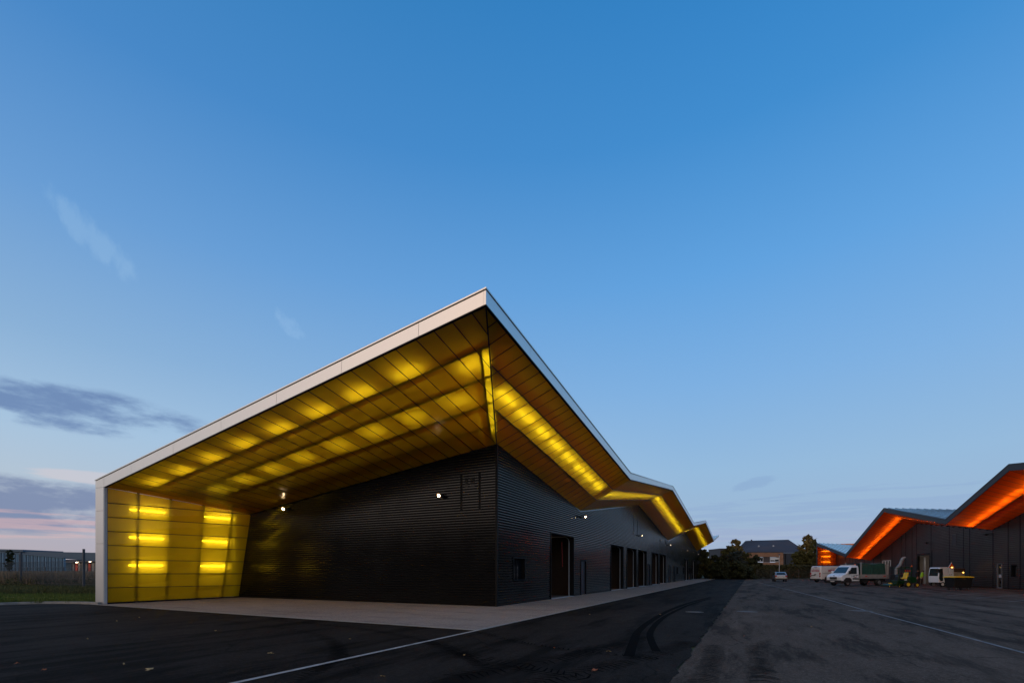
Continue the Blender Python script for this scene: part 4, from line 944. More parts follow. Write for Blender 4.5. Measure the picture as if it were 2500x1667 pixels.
# ------------------------------------------------------------------ dropside truck (local +x = towards its tail, +y = away from the viewer)
tr = thing('tipper_truck', 'white cab dropside truck with green tarpaulin load facing left', 'truck', (20.1, 45.2, 0), A_)
cab = [(-0.88, 0.50), (-0.92, 0.95), (-0.72, 1.18), (-0.18, 1.36), (0.42, 2.06), (0.72, 2.22), (1.50, 2.24), (1.58, 2.05), (1.58, 0.50)]
shell(cab, 0.0, 2.0, 0.10, 0.14, 1.15).build('cab', M['truck_white'], tr, bevel=0.035)
b = MB(); b.add([(-0.16, 0.16, 1.395), (-0.16, 1.84, 1.395), (0.44, 1.72, 2.085), (0.44, 0.28, 2.085)], [(0, 3, 2, 1)]); b.build('windscreen', M['windscreen'], tr)
b = MB(); b.add([(0.10, 0.062, 1.36), (1.16, 0.052, 1.34), (1.22, 0.112, 2.02), (0.58, 0.115, 2.02), (0.10, 0.02, 1.36), (1.16, 0.01, 1.34), (1.22, 0.072, 2.02), (0.58, 0.072, 2.02)], [(4, 5, 6, 7), (0, 1, 5, 4), (1, 2, 6, 5), (2, 3, 7, 6), (3, 0, 4, 7)]); b.build('side_window', M['windscreen'], tr)
b = MB(); b.box((-1.0, 0.02, 0.26), (-0.55, 1.98, 0.62)); b.box((-0.55, -0.02, 0.30), (-0.44, 2.02, 0.72)); b.build('bumper', M['dark_plastic'], tr, bevel=0.04)
b = MB(); b.box((-0.955, 0.55, 0.72), (-0.90, 1.45, 0.98))
b.build('grille', M['bin_black'], tr)
b = MB()
for i in range(3): b.box((-0.97, 0.56, 0.76 + i * 0.07), (-0.955, 1.44, 0.775 + i * 0.07))
b.build('grille_bar', M['rim'], tr)
b = MB(); b.cyl((-0.80, 1.0, 1.12), (-0.86, 1.0, 1.11), 0.07, n=4); b.build('emblem', M['rim'], tr)
for ya, yb in ((0.06, 0.42), (1.94, 1.58)):
    b = MB(); b.add([(-0.935, yb, 0.88), (-0.90, ya, 0.92), (-0.60, ya - (0.03 if ya < 1 else -0.03), 1.22), (-0.72, yb, 1.17)], [(0, 1, 2, 3)])
    b.add([(-0.95, yb, 0.86), (-0.60, ya - (0.04 if ya < 1 else -0.04), 0.95), (-0.52, ya - (0.04 if ya < 1 else -0.04), 1.24), (-0.74, yb, 1.19)], [(0, 1, 2, 3)])
    b.build('headlight', M['head_glass'], tr)
b = MB(); b.box((-1.01, 0.78, 0.42), (-1.0, 1.30, 0.53)); b.build('number_plate', M['plate'], tr)
b = MB(); b.prism([(-0.50, 0.36), (-0.46, 0.70), (-0.28, 0.90), (0.28, 0.90), (0.46, 0.70), (0.50, 0.36)], -0.012, 0.35, 'y'); b.build('wheel_arch', M['dark_plastic'], tr)
b = MB(); b.box((0.62, -0.015, 0.70), (1.45, 0.005, 0.84)); b.build('side_moulding', M['dark_plastic'], tr)
b = MB(); b.box((1.02, -0.03, 1.16), (1.30, 0.0, 1.21)); b.build('handle', M['dark_plastic'], tr)
b = MB(); b.box((0.50, -0.004, 0.55), (0.51, 0.01, 1.34)); b.box((1.40, -0.004, 0.55), (1.41, 0.01, 1.34)); b.build('door_gap', M['dark_plastic'], tr)
for yy in (-0.24, 2.04):
    b = MB(); b.box((0.02, yy, 1.32), (0.20, yy + 0.20, 1.66)); b.build('wing_mirror', M['dark_plastic'] if yy < 0 else M['truck_white'], tr, bevel=0.03)
text_part('CR', 0.26, M['letter_dark'], tr, (0.86, -0.006, 1.06), (R(90), 0, 0), bold=0.006, sx=1.3)
b = MB(); b.cyl((0.98, -0.008, 1.05), (0.98, -0.002, 1.05), 0.15, n=18); b.cyl((0.98, -0.014, 1.05), (0.98, -0.008, 1.05), 0.115, n=18, mi=1); b.bar((0.62, -0.008, 0.88), (1.22, -0.008, 0.88), 0.008, 0.02); b.build('emblem', [M['letter_dark'], M['truck_white']], tr)
b = MB(); b.box((0.75, 0.25, 2.24), (1.30, 1.75, 2.33)); b.build('light_bar', M['white_frame'], tr, bevel=0.02)
b = MB(); b.cyl((1.40, 0.45, 2.25), (1.40, 0.45, 2.42), 0.08, n=12); b.build('beacon', M['orange_beacon'], tr)
b = MB(); b.box((1.62, 0.45, 0.50), (5.5, 0.60, 0.72)); b.box((1.62, 1.40, 0.50), (5.5, 1.55, 0.72)); b.box((2.1, 0.1, 0.36), (2.9, 0.45, 0.66)); b.build('chassis', M['dark_plastic'], tr)
b = MB(); b.box((1.72, -0.02, 0.80), (5.55, 2.02, 0.90)); b.build('load_floor', M['aluminium_dropside'], tr)
for i in range(6):
    x0 = 1.78 + i * 0.625; b = MB(); b.box((x0, -0.03, 0.905), (x0 + 0.61, 0.01, 1.26)); b.build('side_board', M['aluminium_dropside'], tr)
for x0, x1, y0, y1 in ((1.72, 1.78, 0.0, 2.0), (5.50, 5.55, 0.0, 2.0), (1.78, 5.5, 1.97, 2.01)):
    b = MB(); b.box((x0, y0, 0.905), (x1, y1, 1.26)); b.build('side_board', M['aluminium_dropside'], tr)
for x0 in (1.70, 5.38):
    for yy in (-0.03, 1.93):
        b = MB(); b.box((x0, yy, 0.9), (x0 + 0.10, yy + 0.10, 2.62 if x0 < 2 else 2.55)); b.build('stake', M['aluminium_dropside'], tr)
b = MB(); b.box((5.15, 0.05, 1.27), (5.45, 1.95, 2.40)); b.build('tail_rack', M['aluminium_dropside'], tr)
for x0 in (2.25, 4.75):
    b = MB(); b.box((x0, -0.04, 1.00), (x0 + 0.28, -0.03, 1.10)); b.build('hazard_strip', M['stripe_red'], tr)
b = MB(); vs = []; nx_ = 26
for i in range(nx_ + 1):
    x_ = 1.85 + 3.25 * i / nx_; wv = 0.035 * math.sin(i * 1.9) + random.uniform(-0.015, 0.015); zt_ = 2.46 + 0.05 * math.sin(i * 0.35)
    vs += [(x_, 0.07 + wv, 1.24), (x_, 0.10 + wv * 0.7, 1.85), (x_, 0.14, zt_), (x_, 1.86, zt_ + 0.02), (x_, 1.92, 1.24)]
b.add(vs, [(5 * i + j, 5 * i + 5 + j, 5 * i + 6 + j, 5 * i + 1 + j) for i in range(nx_) for j in range(4)] + [(0, 1, 2, 3, 4), tuple(5 * nx_ + j for j in (4, 3, 2, 1, 0))]); b.build('tarpaulin', M['tarp_green'], tr)
b = MB(); b.box((1.62, 0.3, 0.9), (1.80, 1.7, 2.50)); b.build('headboard', M['dark_plastic'], tr)
for xx, rr in ((0.0, 0.35), (4.15, 0.37)):
    for yy in (0.12, 1.88): wheel(tr, (xx, yy, rr), rr, 0.24 if xx < 1 else 0.4)
b = MB(); b.box((4.72, 0.02, 0.45), (4.76, 0.5, 0.80)); b.build('mud_flap', M['dark_plastic'], tr)

# leaf blower with bent chute standing behind the truck
R26 = R(YAW)
p = far(2196, 1430, 52.5); bl = thing('leaf_vacuum', 'grey bent chute of a leaf vacuum rising behind the truck tail', 'leaf vacuum', (p.x, p.y, 0), R26)
b = MB(); b.box((-0.7, -0.4, 0.45), (0.5, 0.4, 1.25)); b.build('engine_housing', M['dark_plastic'], bl, bevel=0.05)
b = MB(); pts = [(-0.35, 0, 1.2), (-0.38, 0, 1.75), (-0.22, 0, 2.05), (0.05, 0, 2.25), (0.20, 0, 2.75), (0.42, 0, 3.05)]
for a, c_ in zip(pts, pts[1:]): b.cyl(a, c_, 0.15, 0.14, 12)
b.build('chute', M['grey_tube'], bl)
b = MB(); b.cyl((0.42, 0, 3.03), (0.62, 0, 3.10), 0.14, 0.12, 12); b.build('nozzle', M['grey_tube'], bl)
b = MB(); b.bar((-1.4, 0, 0.45), (-0.6, 0, 0.5), 0.08, 0.08); b.build('drawbar', M['dark_plastic'], bl)
for yy in (-0.5, 0.5): wheel(bl, (-0.1, yy, 0.28), 0.28, 0.16)

# ride-on mower
p = far(2198, 1430, 49.3); mw = thing('ride_on_mower', 'green ride-on mower with yellow seat and roll bar beside the truck tail', 'mower', (p.x, p.y, 0), R26)
b = MB(); b.box((-1.52, -0.62, 0.14), (-0.48, 0.62, 0.24)); b.prism([(-1.42, 0.24), (-1.30, 0.34), (-0.70, 0.34), (-0.55, 0.24)], -0.55, 0.55, 'y'); b.build('cutting_deck', M['machine_green'], mw, bevel=0.02)
b = MB(); b.cyl((-1.2, -0.3, 0.33), (-1.2, -0.3, 0.42), 0.12, n=12); b.cyl((-0.85, 0.3, 0.33), (-0.85, 0.3, 0.42), 0.12, n=12); b.build('blade_pulley', M['machine_yellow'], mw)
for xx in (-1.55, -0.55): wheel(mw, (xx, -0.56, 0.11), 0.11, 0.08, rim=M['machine_yellow'], n=12)
b = MB(); b.box((-0.65, -0.45, 0.55), (0.75, 0.45, 0.66)); b.prism([(-0.60, 0.35), (-0.55, 0.55), (0.75, 0.55), (0.75, 0.30)], -0.32, 0.32, 'y'); b.build('chassis', M['machine_green'], mw, bevel=0.02)
b = MB(); b.prism([(0.50, 0.62), (0.50, 1.05), (0.72, 1.12), (1.32, 1.0), (1.38, 0.50), (0.9, 0.42)], -0.40, 0.40, 'y'); b.build('engine_hood', M['machine_green'], mw, bevel=0.04)
b = MB(); b.prism([(-0.42, 0.60), (-0.36, 1.08), (-0.22, 1.25), (-0.10, 1.22), (-0.15, 0.62)], -0.22, 0.22, 'y'); b.build('dashboard', M['dark_plastic'], mw, bevel=0.03)
b = MB(); 
for i in range(16):
    a0, a1 = 2 * math.pi * i / 16, 2 * math.pi * (i + 1) / 16
    f = lambda a: (-0.18 + 0.10 * math.cos(a), 0.19 * math.sin(a), 1.32 + 0.12 * math.cos(a)); b.bar(f(a0), f(a1), 0.03, 0.03)
b.build('steering_wheel', M['bin_black'], mw)
b = MB(); b.prism([(0.02, 0.82), (0.0, 0.92), (0.10, 0.97), (0.42, 0.92), (0.46, 1.10), (0.56, 1.48), (0.66, 1.50), (0.68, 1.38), (0.60, 0.95), (0.50, 0.82)], -0.26, 0.26, 'y'); b.build('seat', M['machine_yellow'], mw, bevel=0.04)
b = MB(); b.box((0.1, -0.2, 0.66), (0.45, 0.2, 0.82)); b.build('seat_base', M['bin_black'], mw)
b = MB(); pr = [(0.70, 0.66), (0.74, 1.2), (0.80, 2.02)]
for yy in (-0.44, 0.44):
    for a, c_ in zip(pr, pr[1:]): b.bar((a[0], yy, a[1]), (c_[0], yy, c_[1]), 0.06, 0.06)
b.bar((0.80, -0.46, 2.03), (0.80, 0.46, 2.03), 0.06, 0.06); b.bar((0.80, -0.44, 2.0), (-0.55, -0.40, 1.92), 0.05, 0.05); b.bar((0.80, 0.44, 2.0), (-0.55, 0.40, 1.92), 0.05, 0.05); b.bar((-0.55, -0.42, 1.92), (-0.55, 0.42, 1.92), 0.05, 0.05)
b.bar((-0.55, -0.40, 1.92), (-0.45, -0.42, 0.66), 0.05, 0.05); b.build('roll_bar', M['machine_green'], mw)
b = MB(); b.cyl((0.82, -0.42, 2.06), (0.82, -0.42, 2.2), 0.06, n=10); b.build('beacon', M['orange_beacon'], mw)
b = MB()
for i in range(3): b.box((0.10 + i * 0.22, -0.47, 1.58), (0.21 + i * 0.22, -0.45, 1.74))
b.build('hazard_strip', M['stripe_red'], mw)
b = MB(); b.box((0.18, -0.28, 0.68), (0.45, -0.27, 0.80)); b.build('number_plate', M['plate'], mw)
for yy in (-0.48, 0.48): wheel(mw, (0.35, yy, 0.30), 0.30, 0.24, rim=M['machine_yellow']); wheel(mw, (1.28, yy, 0.23), 0.23, 0.18, rim=M['machine_yellow'])

# ------------------------------------------------------------------ street sweeper
p = far(2286, 1430, 51.0); sw = thing('street_sweeper', 'small white street sweeper with orange warning triangle on its roof', 'street sweeper', (p.x, p.y, 0), R26)
b = MB(); b.prism([(-0.30, 0.42), (-0.32, 1.1), (-0.20, 1.92), (-0.08, 2.02), (0.72, 2.04), (0.78, 0.42)], -0.62, 0.62, 'y'); b.build('cab', M['truck_white'], sw, bevel=0.04)
b = MB(); b.add([(-0.328, -0.54, 1.12), (-0.328, 0.54, 1.12), (-0.218, 0.50, 1.90), (-0.218, -0.50, 1.90)], [(0, 1, 2, 3)]); b.build('windscreen', M['windscreen'], sw)
b = MB(); b.prism([(-0.26, 0.85), (-0.16, 1.88), (0.12, 1.88), (0.16, 0.60), (-0.10, 0.55)], -0.63, -0.618, 'y'); b.build('side_window', M['windscreen'], sw)
b = MB(); b.box((0.80, -0.60, 0.62), (1.30, 0.60, 1.96)); b.build('filter_box', M['truck_white'], sw, bevel=0.03)
text_part('CR', 0.18, M['letter_dark'], sw, (0.98, -0.604, 1.25), (R(90), 0, 0), sx=1.4)
b = MB(); b.bar((0.3, -0.623, 0.95), (1.2, -0.623, 0.95), 0.006, 0.03); b.bar((0.3, -0.623, 0.86), (1.2, -0.623, 0.86), 0.006, 0.03); b.build('flank_stripe', M['letter_dark'], sw)
b = MB()
for i in range(5): b.box((0.30 + i * 0.22, -0.635, 0.60), (0.41 + i * 0.22, -0.624, 0.72))
b.build('hazard_strip', M['stripe_red'], sw)
b = MB(); b.prism([(1.33, 0.62), (1.33, 1.52), (2.42, 1.52), (2.48, 1.1), (2.30, 0.62)], -0.58, 0.58, 'y'); b.build('hopper', M['tan_metal'], sw, bevel=0.03)
b = MB(); b.box((1.34, -0.60, 1.53), (2.50, 0.60, 1.92)); b.build('hopper_lid', M['brown_load'], sw, bevel=0.04)
b = MB(); b.box((0.3, -0.45, 0.30), (2.3, 0.45, 0.60)); b.build('chassis', M['bin_black'], sw)
b = MB(); b.prism([(1.28, 1.98), (1.58, 2.50), (1.88, 1.98)], -0.03, 0.03, 'y'); b.build('warning_triangle', M['orange_beacon'], sw)
b = MB(); b.bar((1.24, -0.04, 2.00), (1.57, -0.04, 2.54), 0.02, 0.05, up=(0, 1, 0)); b.build('triangle_edge', M['white_frame'], sw)
b = MB(); b.cyl((1.25, -0.45, 1.97), (1.25, -0.45, 2.06), 0.07, n=10); b.build('beacon', M['beacon_lit'], sw)
b = MB(); b.cyl((2.30, -0.60, 1.48), (2.30, -0.57, 1.48), 0.06, n=10); b.build('marker_light', M['beacon_lit'], sw)
b = MB(); b.box((-0.42, -0.80, 1.48), (-0.28, -0.64, 1.85)); b.build('wing_mirror', M['bin_black'], sw)
b = MB(); b.cyl((-0.42, -0.3, 0.02), (-0.42, -0.3, 0.16), 0.36, 0.14, 14); b.bar((-0.42, -0.3, 0.16), (0.0, -0.2, 0.45), 0.07, 0.07); b.build('brush', M['brown_load'], sw)
for yy in (-0.55, 0.55): wheel(sw, (0.12, yy, 0.26), 0.26, 0.16, rim=M['white_frame']); wheel(sw, (1.25, yy, 0.26), 0.26, 0.16, rim=M['white_frame'])

# ------------------------------------------------------------------ wheeled bin
p = far(2317, 1436, 41.8); bn = thing('wheeled_bin', 'big black wheeled bin with flat yellow lid beside the sweeper', 'wheeled bin', (p.x, p.y, 0), R26)
b = MB(); b.add([(0.10, -0.42, 0.18), (1.50, -0.42, 0.18), (1.50, 0.42, 0.18), (0.10, 0.42, 0.18), (0.0, -0.52, 1.06), (1.62, -0.52, 1.06), (1.62, 0.52, 1.06), (0.0, 0.52, 1.06)],
                [(0, 3, 2, 1), (4, 5, 6, 7), (0, 1, 5, 4), (1, 2, 6, 5), (2, 3, 7, 6), (3, 0, 4, 7)])
for xx in (0.35, 0.8, 1.25): b.add([(xx, -0.43, 0.2), (xx + 0.04, -0.43, 0.2), (xx + 0.04, -0.535, 1.02), (xx, -0.535, 1.02)], [(0, 1, 2, 3)])
b.build('bin_body', M['bin_black'], bn, bevel=0.03)
b = MB(); b.prism([(-0.06, 1.07), (-0.06, 1.12), (0.2, 1.18), (1.4, 1.18), (1.68, 1.12), (1.68, 1.07)], -0.56, 0.56, 'y'); b.build('lid', M['lid_yellow'], bn, bevel=0.015)
b = MB(); b.box((0.78, -0.54, 0.88), (0.92, -0.525, 0.95)); b.build('label_plate', M['brown_load'], bn)
b = MB(); b.cyl((-0.03, -0.40, 0.95), (-0.03, 0.40, 0.95), 0.02, n=8); b.build('handle', M['bin_black'], bn)
for xx in (0.28, 1.32):
    for yy in (-0.34, 0.34):
        w_ = wheel(bn, (xx, yy, 0.09), 0.09, 0.05, n=14); b = MB(); b.box((xx - 0.03, yy - 0.04, 0.09), (xx + 0.03, yy + 0.04, 0.18)); b.build('castor_fork', M['rim'], bn)

# ------------------------------------------------------------------ cars
def hatchback(name, label, loc, rz_, paint):
    t = thing(name, label, 'car', loc, rz_)
    prof = [(0.0, 0.35), (0.02, 0.85), (0.10, 1.02), (0.45, 1.42), (0.75, 1.50), (2.1, 1.50), (2.45, 1.42), (3.05, 1.0), (3.85, 0.85), (4.0, 0.6), (4.0, 0.35)]
    shell(prof, -0.86, 0.86, 0.10, 0.16, 0.95).build('body', paint, t, bevel=0.03)
    b = MB(); b.add([(0.13, -0.62, 1.06), (0.13, 0.62, 1.06), (0.43, 0.56, 1.42), (0.43, -0.56, 1.42)], [(0, 1, 2, 3)]); b.build('rear_window', M['windscreen'], t)
    for s_ in (-1, 1):
        b = MB(); b.add([(0.62, s_ * 0.845, 1.02), (2.85, s_ * 0.845, 1.02), (2.40, s_ * 0.735, 1.40), (0.80, s_ * 0.735, 1.42)], [(0, 1, 2, 3)] if s_ < 0 else [(3, 2, 1, 0)]); b.build('side_window', M['windscreen'], t)
        b = MB(); b.box((-0.01, s_ * 0.70 - 0.12, 0.78), (0.10, s_ * 0.70 + 0.12, 0.98)); b.build('tail_light', M['tail_red'], t)
        b = MB(); b.box((3.84, s_ * 0.62 - 0.16, 0.66), (3.99, s_ * 0.62 + 0.16, 0.80)); b.build('headlight', M['head_glass'], t)
        for xx in (0.72, 3.25): wheel(t, (xx, s_ * 0.76, 0.30), 0.30, 0.19)
    b = MB(); b.add([(2.50, -0.60, 1.43), (2.50, 0.60, 1.43), (3.06, 0.72, 1.02), (3.06, -0.72, 1.02)], [(3, 2, 1, 0)]); b.build('windscreen', M['windscreen'], t)
    b = MB(); b.box((-0.06, -0.80, 0.30), (0.14, 0.80, 0.52)); b.box((3.9, -0.80, 0.30), (4.05, 0.80, 0.5)); b.build('bumper', M['dark_plastic'], t, bevel=0.02)
    b = MB(); b.box((-0.03, -0.26, 0.62), (0.02, 0.26, 0.73)); b.build('number_plate', M['plate'], t); return t
p = far(1907, 1416, 75); hatchback('hatchback_car', 'small grey hatchback driving away in the middle of the yard', (p.x, p.y, 0), R(YAW + 68), M['silver'])
p = far(165, 1400, 62); hatchback('parked_car', 'dark parked car half hidden by weeds beyond the mesh fence', (p.x, p.y, 0.0), R(YAW + 12), M['dark_car'])

# ------------------------------------------------------------------ people
def person(label, loc, rz_, joints, mats, top_is_vest=False):
    """one continuous body grown from a posed skeleton"""
    t = thing('person', label, 'person', loc, rz_)
    J = joints; names = list(J); idx = {n: i for i, n in enumerate(names)}
    bones = [('hip', 'waist'), ('waist', 'chest'), ('chest', 'neck'), ('neck', 'chin'), ('chin', 'crown')]
    for s_ in 'lr':
        bones += [('chest', 'sho' + s_), ('sho' + s_, 'elb' + s_), ('elb' + s_, 'wri' + s_), ('wri' + s_, 'palm' + s_), ('hip', 'thi' + s_), ('thi' + s_, 'kne' + s_), ('kne' + s_, 'ank' + s_), ('ank' + s_, 'toe' + s_)]
    V = [J[n][0] for n in names]; Rr = [J[n][1] for n in names]; E_ = [(idx[a], idx[b_]) for a, b_ in bones]
    for s_ in 'lr':
        pm = Vector(J['palm' + s_][0]); d = (pm - Vector(J['wri' + s_][0])).normalized(); sd = Vector((1, 0, 0)) if abs(d.x) < 0.8 else Vector((0, 1, 0))
        for k, (o_, l_) in enumerate(((-0.030, 0.070), (-0.010, 0.082), (0.010, 0.076), (0.030, 0.060))):
            a = pm + sd * o_ + d * 0.02; m_ = a + d * l_ * 0.5; e = m_ + d * l_ * 0.4 + Vector((0, 0.015, 0)); i0 = len(V)
            V += [a, m_, e]; Rr += [0.010, 0.009, 0.008]; E_ += [(idx['palm' + s_], i0), (i0, i0 + 1), (i0 + 1, i0 + 2)]
        i0 = len(V); V += [pm - d * 0.03 - sd * 0.04, pm + d * 0.01 - sd * 0.06]; Rr += [0.011, 0.010]; E_ += [(idx['wri' + s_], i0), (i0, i0 + 1)]
    me = bpy.data.meshes.new('body'); me.from_pydata([tuple(v) for v in V], E_, []); tmp = bpy.data.objects.new('tmp', me); COL.objects.link(tmp)
    sk = tmp.modifiers.new('skin', 'SKIN'); sk.use_smooth_shade = True
    for i, r_ in enumerate(Rr): me.skin_vertices[0].data[i].radius = (r_, r_)
    me.skin_vertices[0].data[idx['hip']].use_root = True
    sb = tmp.modifiers.new('sub', 'SUBSURF'); sb.levels = 1; bpy.context.view_layer.update()
    m2 = bpy.data.meshes.new_from_object(tmp.evaluated_get(bpy.context.evaluated_depsgraph_get())); bpy.data.objects.remove(tmp)
    m2.materials.clear()
    for m_ in mats: m2.materials.append(m_)          # 0 jacket, 1 trousers, 2 skin, 3 shoes
    zn = J['neck'][0][2]; zh = J['hip'][0][2]; wr = [Vector(J['wri' + s_][0]) for s_ in 'lr']
    for f in m2.polygons:
        c_ = f.center; f.use_smooth = True
        k = 0 if c_.z > zh + 0.02 else 1
        if c_.z > zn + 0.03: k = 2
        if c_.z < 0.11: k = 3
        for s_, w_ in zip('lr', wr):
            d = (Vector(J['palm' + s_][0]) - w_).normalized()
            if (c_ - w_).length < 0.24 and (c_ - w_).dot(d) > -0.005: k = 2
            if (c_ - w_).length < 0.30 and k == 1 and abs(c_.x - w_.x) < 0.07 and (c_ - w_).dot(d) < 0: k = 0
        f.material_index = k
    o = bpy.data.objects.new('body', m2); COL.objects.link(o); o.parent = t
    cr = Vector(J['crown'][0]); b = MB(); b.lathe([(0.098, -0.10), (0.112, -0.03), (0.10, 0.03), (0.06, 0.075), (0.001, 0.088)], cr + Vector((0, 0.012, 0.0)), 14); b.build('hair', M['hair'], t, smooth=True)
    fc = Vector(J['chin'][0]).lerp(cr, 0.45)
    b = MB(); b.prism([(-0.012, -0.03), (0.012, -0.03), (0.004, 0.02), (-0.004, 0.02)], -0.125 + fc.y, -0.095 + fc.y, 'y'); 
    b.v = [(v[0] + fc.x, v[1], v[2] + fc.z) for v in b.v]; b.build('nose', M['skin'], t)
    for s_ in (-1, 1):
        b = MB(); b.lathe([(0.001, -0.012), (0.012, 0.0), (0.001, 0.012)], (fc.x + s_ * 0.035, fc.y - 0.098, fc.z + 0.035), 8, axis='y'); b.build('eye', M['bin_black'], t)
        b = MB(); b.lathe([(0.001, -0.02), (0.022, 0.0), (0.001, 0.02)], (fc.x + s_ * 0.105, fc.y, fc.z + 0.01), 8, axis='x'); b.build('ear', M['skin'], t)
    b = MB(); b.box((fc.x - 0.025, fc.y - 0.106, fc.z - 0.06), (fc.x + 0.025, fc.y - 0.096, fc.z - 0.052)); b.build('mouth', M['letter_red'], t)
    return t
JA = dict(hip=((0, 0, .95), .15), waist=((0, 0, 1.12), .145), chest=((0, 0, 1.36), .16), neck=((0, 0, 1.52), .058), chin=((0, -.02, 1.60), .080), crown=((0, -.01, 1.70), .098),
          shol=((-.19, 0, 1.43), .072), elbl=((-.26, .02, 1.16), .052), wril=((-.24, -.10, .95), .036), palml=((-.235, -.13, .88), .036),
          shor=((.19, 0, 1.43), .072), elbr=((.26, .02, 1.16), .052), wrir=((.23, -.12, .96), .036), palmr=((.22, -.15, .89), .036),
          thil=((-.10, 0, .88), .105), knel=((-.12, -.02, .50), .068), ankl=((-.13, .02, .10), .050), toel=((-.14, -.15, .045), .042),
          thir=((.10, 0, .88), .105), kner=((.13, -.03, .50), .068), ankr=((.16, .01, .10), .050), toer=((.18, -.16, .045), .042))
p = far(2240, 1428, 55.2); person('person in black jacket and dark trousers standing at the open depot gate', (p.x, p.y, 0), R(YAW + 20), JA, [M['dark_cloth'], M['trouser'], M['skin'], M['bin_black']])
JB = dict(JA); JB.update(elbr=((.33, -.10, 1.20), .056), wrir=((.42, -.26, 1.18), .040), palmr=((.47, -.31, 1.18), .036), hip=((0.0, 0, .93), .145), waist=((0.02, -.03, 1.10), .145), chest=((.04, -.06, 1.33), .16),
          neck=((.04, -.09, 1.48), .058), chin=((.04, -.12, 1.555), .078), crown=((.04, -.12, 1.65), .096), shol=((-.15, -.06, 1.40), .072), elbl=((-.24, -.02, 1.14), .052), wril=((-.22, -.14, .94), .036), palml=((-.215, -.17, .87), .036), shor=((.23, -.07, 1.40), .074))
p = far(2250, 1428, 56.2); person('person in fluorescent yellow-green work jacket standing by the sweeper', (p.x, p.y, 0), R(YAW + 35), JB, [M['hivis'], M['trouser'], M['skin'], M['bin_black']])

# ------------------------------------------------------------------ foliage
def leaves(n, pts_fn, size, flat=0.0):
    P = pts_fn(n); n = len(P); s_ = size * rng.uniform(0.6, 1.4, (n, 1))
    a = rng.normal(size=(n, 3)); a /= np.linalg.norm(a, axis=1, keepdims=True)
    t = rng.normal(size=(n, 3)); b_ = np.cross(a, t); b_ /= np.linalg.norm(b_, axis=1, keepdims=True)
    a *= s_; b_ *= s_ * 0.6
    return np.stack([P - a, P - b_, P + a, P + b_], axis=1)
def clumps(centers, radii, per, squash=0.85):
    def fn(n):
        k = len(centers); C_ = np.asarray(centers); Rd = np.asarray(radii); i = rng.choice(k, n, p=Rd ** 2 / (Rd ** 2).sum())
        d = rng.normal(size=(n, 3)); d /= np.linalg.norm(d, axis=1, keepdims=True); rr = rng.uniform(0.45, 1.05, (n, 1)) ** 0.7
        d[:, 2] *= squash; return C_[i] + d * rr * Rd[i][:, None]
    return fn
def tree(name, label, base, H, Wd, mat, kind='round', n=9000, size=0.16, group=None, zc0=0.28, mat2=None, seed=0, cat='tree'):
    r_ = np.random.default_rng(seed); t = thing(name, label, cat, base, 0, group)
    b = MB(); segs = []; pr = Vector((0, 0, 0)); rad = H * 0.018 + 0.03
    for i in range(6):
        q = Vector((r_.uniform(-.02, .02) * H, r_.uniform(-.02, .02) * H, H * 0.78 * (i + 1) / 6)); b.cyl(pr, q, rad * (1 - i * 0.14), rad * (1 - (i + 1) * 0.14), 7); pr = q
        if i > 0:
            for k in range(3):
                a = r_.uniform(0, 6.28); L = Wd * 0.42 * (1 - i * 0.1); e = q + Vector((math.cos(a) * L, math.sin(a) * L, L * 0.7)); b.cyl(q, e, rad * 0.4, rad * 0.1, 5)
    b.build('trunk', M['bark'], t)
    C_, Rd = [], []
    m = 46
    for i in range(m):
        z = zc0 * H + (1 - zc0) * H * 0.94 * (i + 0.5) / m; f = (z / H - zc0) / (1 - zc0)
        prof = {'round': math.sqrt(max(0.03, 1 - (2 * f - 0.9) ** 2)) , 'cone': (1.02 - f) ** 0.72 * min(1, 0.45 + f * 2.2), 'bush': math.sqrt(max(0.04, 1 - f ** 2))}[kind]
        for k in range(2):
            a = r_.uniform(0, 6.28); rr = Wd / 2 * prof * r_.uniform(0.15, 0.86); C_.append((rr * math.cos(a), rr * math.sin(a), z + r_.normal() * 0.02 * H)); Rd.append(Wd * r_.uniform(0.035, 0.105) * (0.45 + 0.6 * prof))
    V = leaves(n, clumps(C_, Rd, 0), size)
    V[..., 2] = np.maximum(V[..., 2], 0.02)
    quads_mesh('crown', V, mat, t); return t
# bushes and trees closing the yard behind the left building
spec = [('bush', 'dark bushy shrub tight behind the far end of the workshop', 1722, 108, 6.2, 5.0, 'leaf_mid', 'bush', 1), ('bush', 'grey green shrub with whippy tops right of the workshop end', 1745, 112, 5.6, 5.0, 'leaf_dark', 'bush', 2),
        ('bush', 'dark shrub under the flat grey roof end', 1770, 108, 5.2, 6.0, 'leaf_dark', 'bush', 3), ('bush', 'blue-black dense shrub, largest in the dark clump', 1797, 106, 6.4, 6.5, 'leaf_blue', 'bush', 4),
        ('bush', 'olive shrub in front of the brick wall, left part', 1822, 107, 6.0, 5.0, 'leaf_mid', 'bush', 5), ('bush', 'low dark shrub just before the lamp post', 1845, 105, 5.1, 4.4, 'leaf_dark', 'bush', 6),
        ('bush', 'low shrub beside the bollard', 1755, 101, 3.9, 6.0, 'leaf_dark', 'bush', 7), ('bush', 'low rounded shrub at the yard edge left of the mesh fence', 1806, 100, 3.6, 7.0, 'leaf_dark', 'bush', 8)]
for nm, lb, px, dist, H, Wd, mt, kd, sd in spec:
    p = far(px, 1394, dist); tree(nm, lb, (p.x, p.y, 0), H, Wd, M[mt], kd, 7000, 0.17, 'shrubs behind the yard', 0.02, seed=sd, cat='shrub')
p = far(1795, 1394, 122); tree('broadleaf_tree', 'autumn tinted tree with pointed top left of the brown roof', (p.x, p.y, 0), 9.9, 8.5, M['leaf_autumn'], 'cone', 6500, 0.20, seed=11)
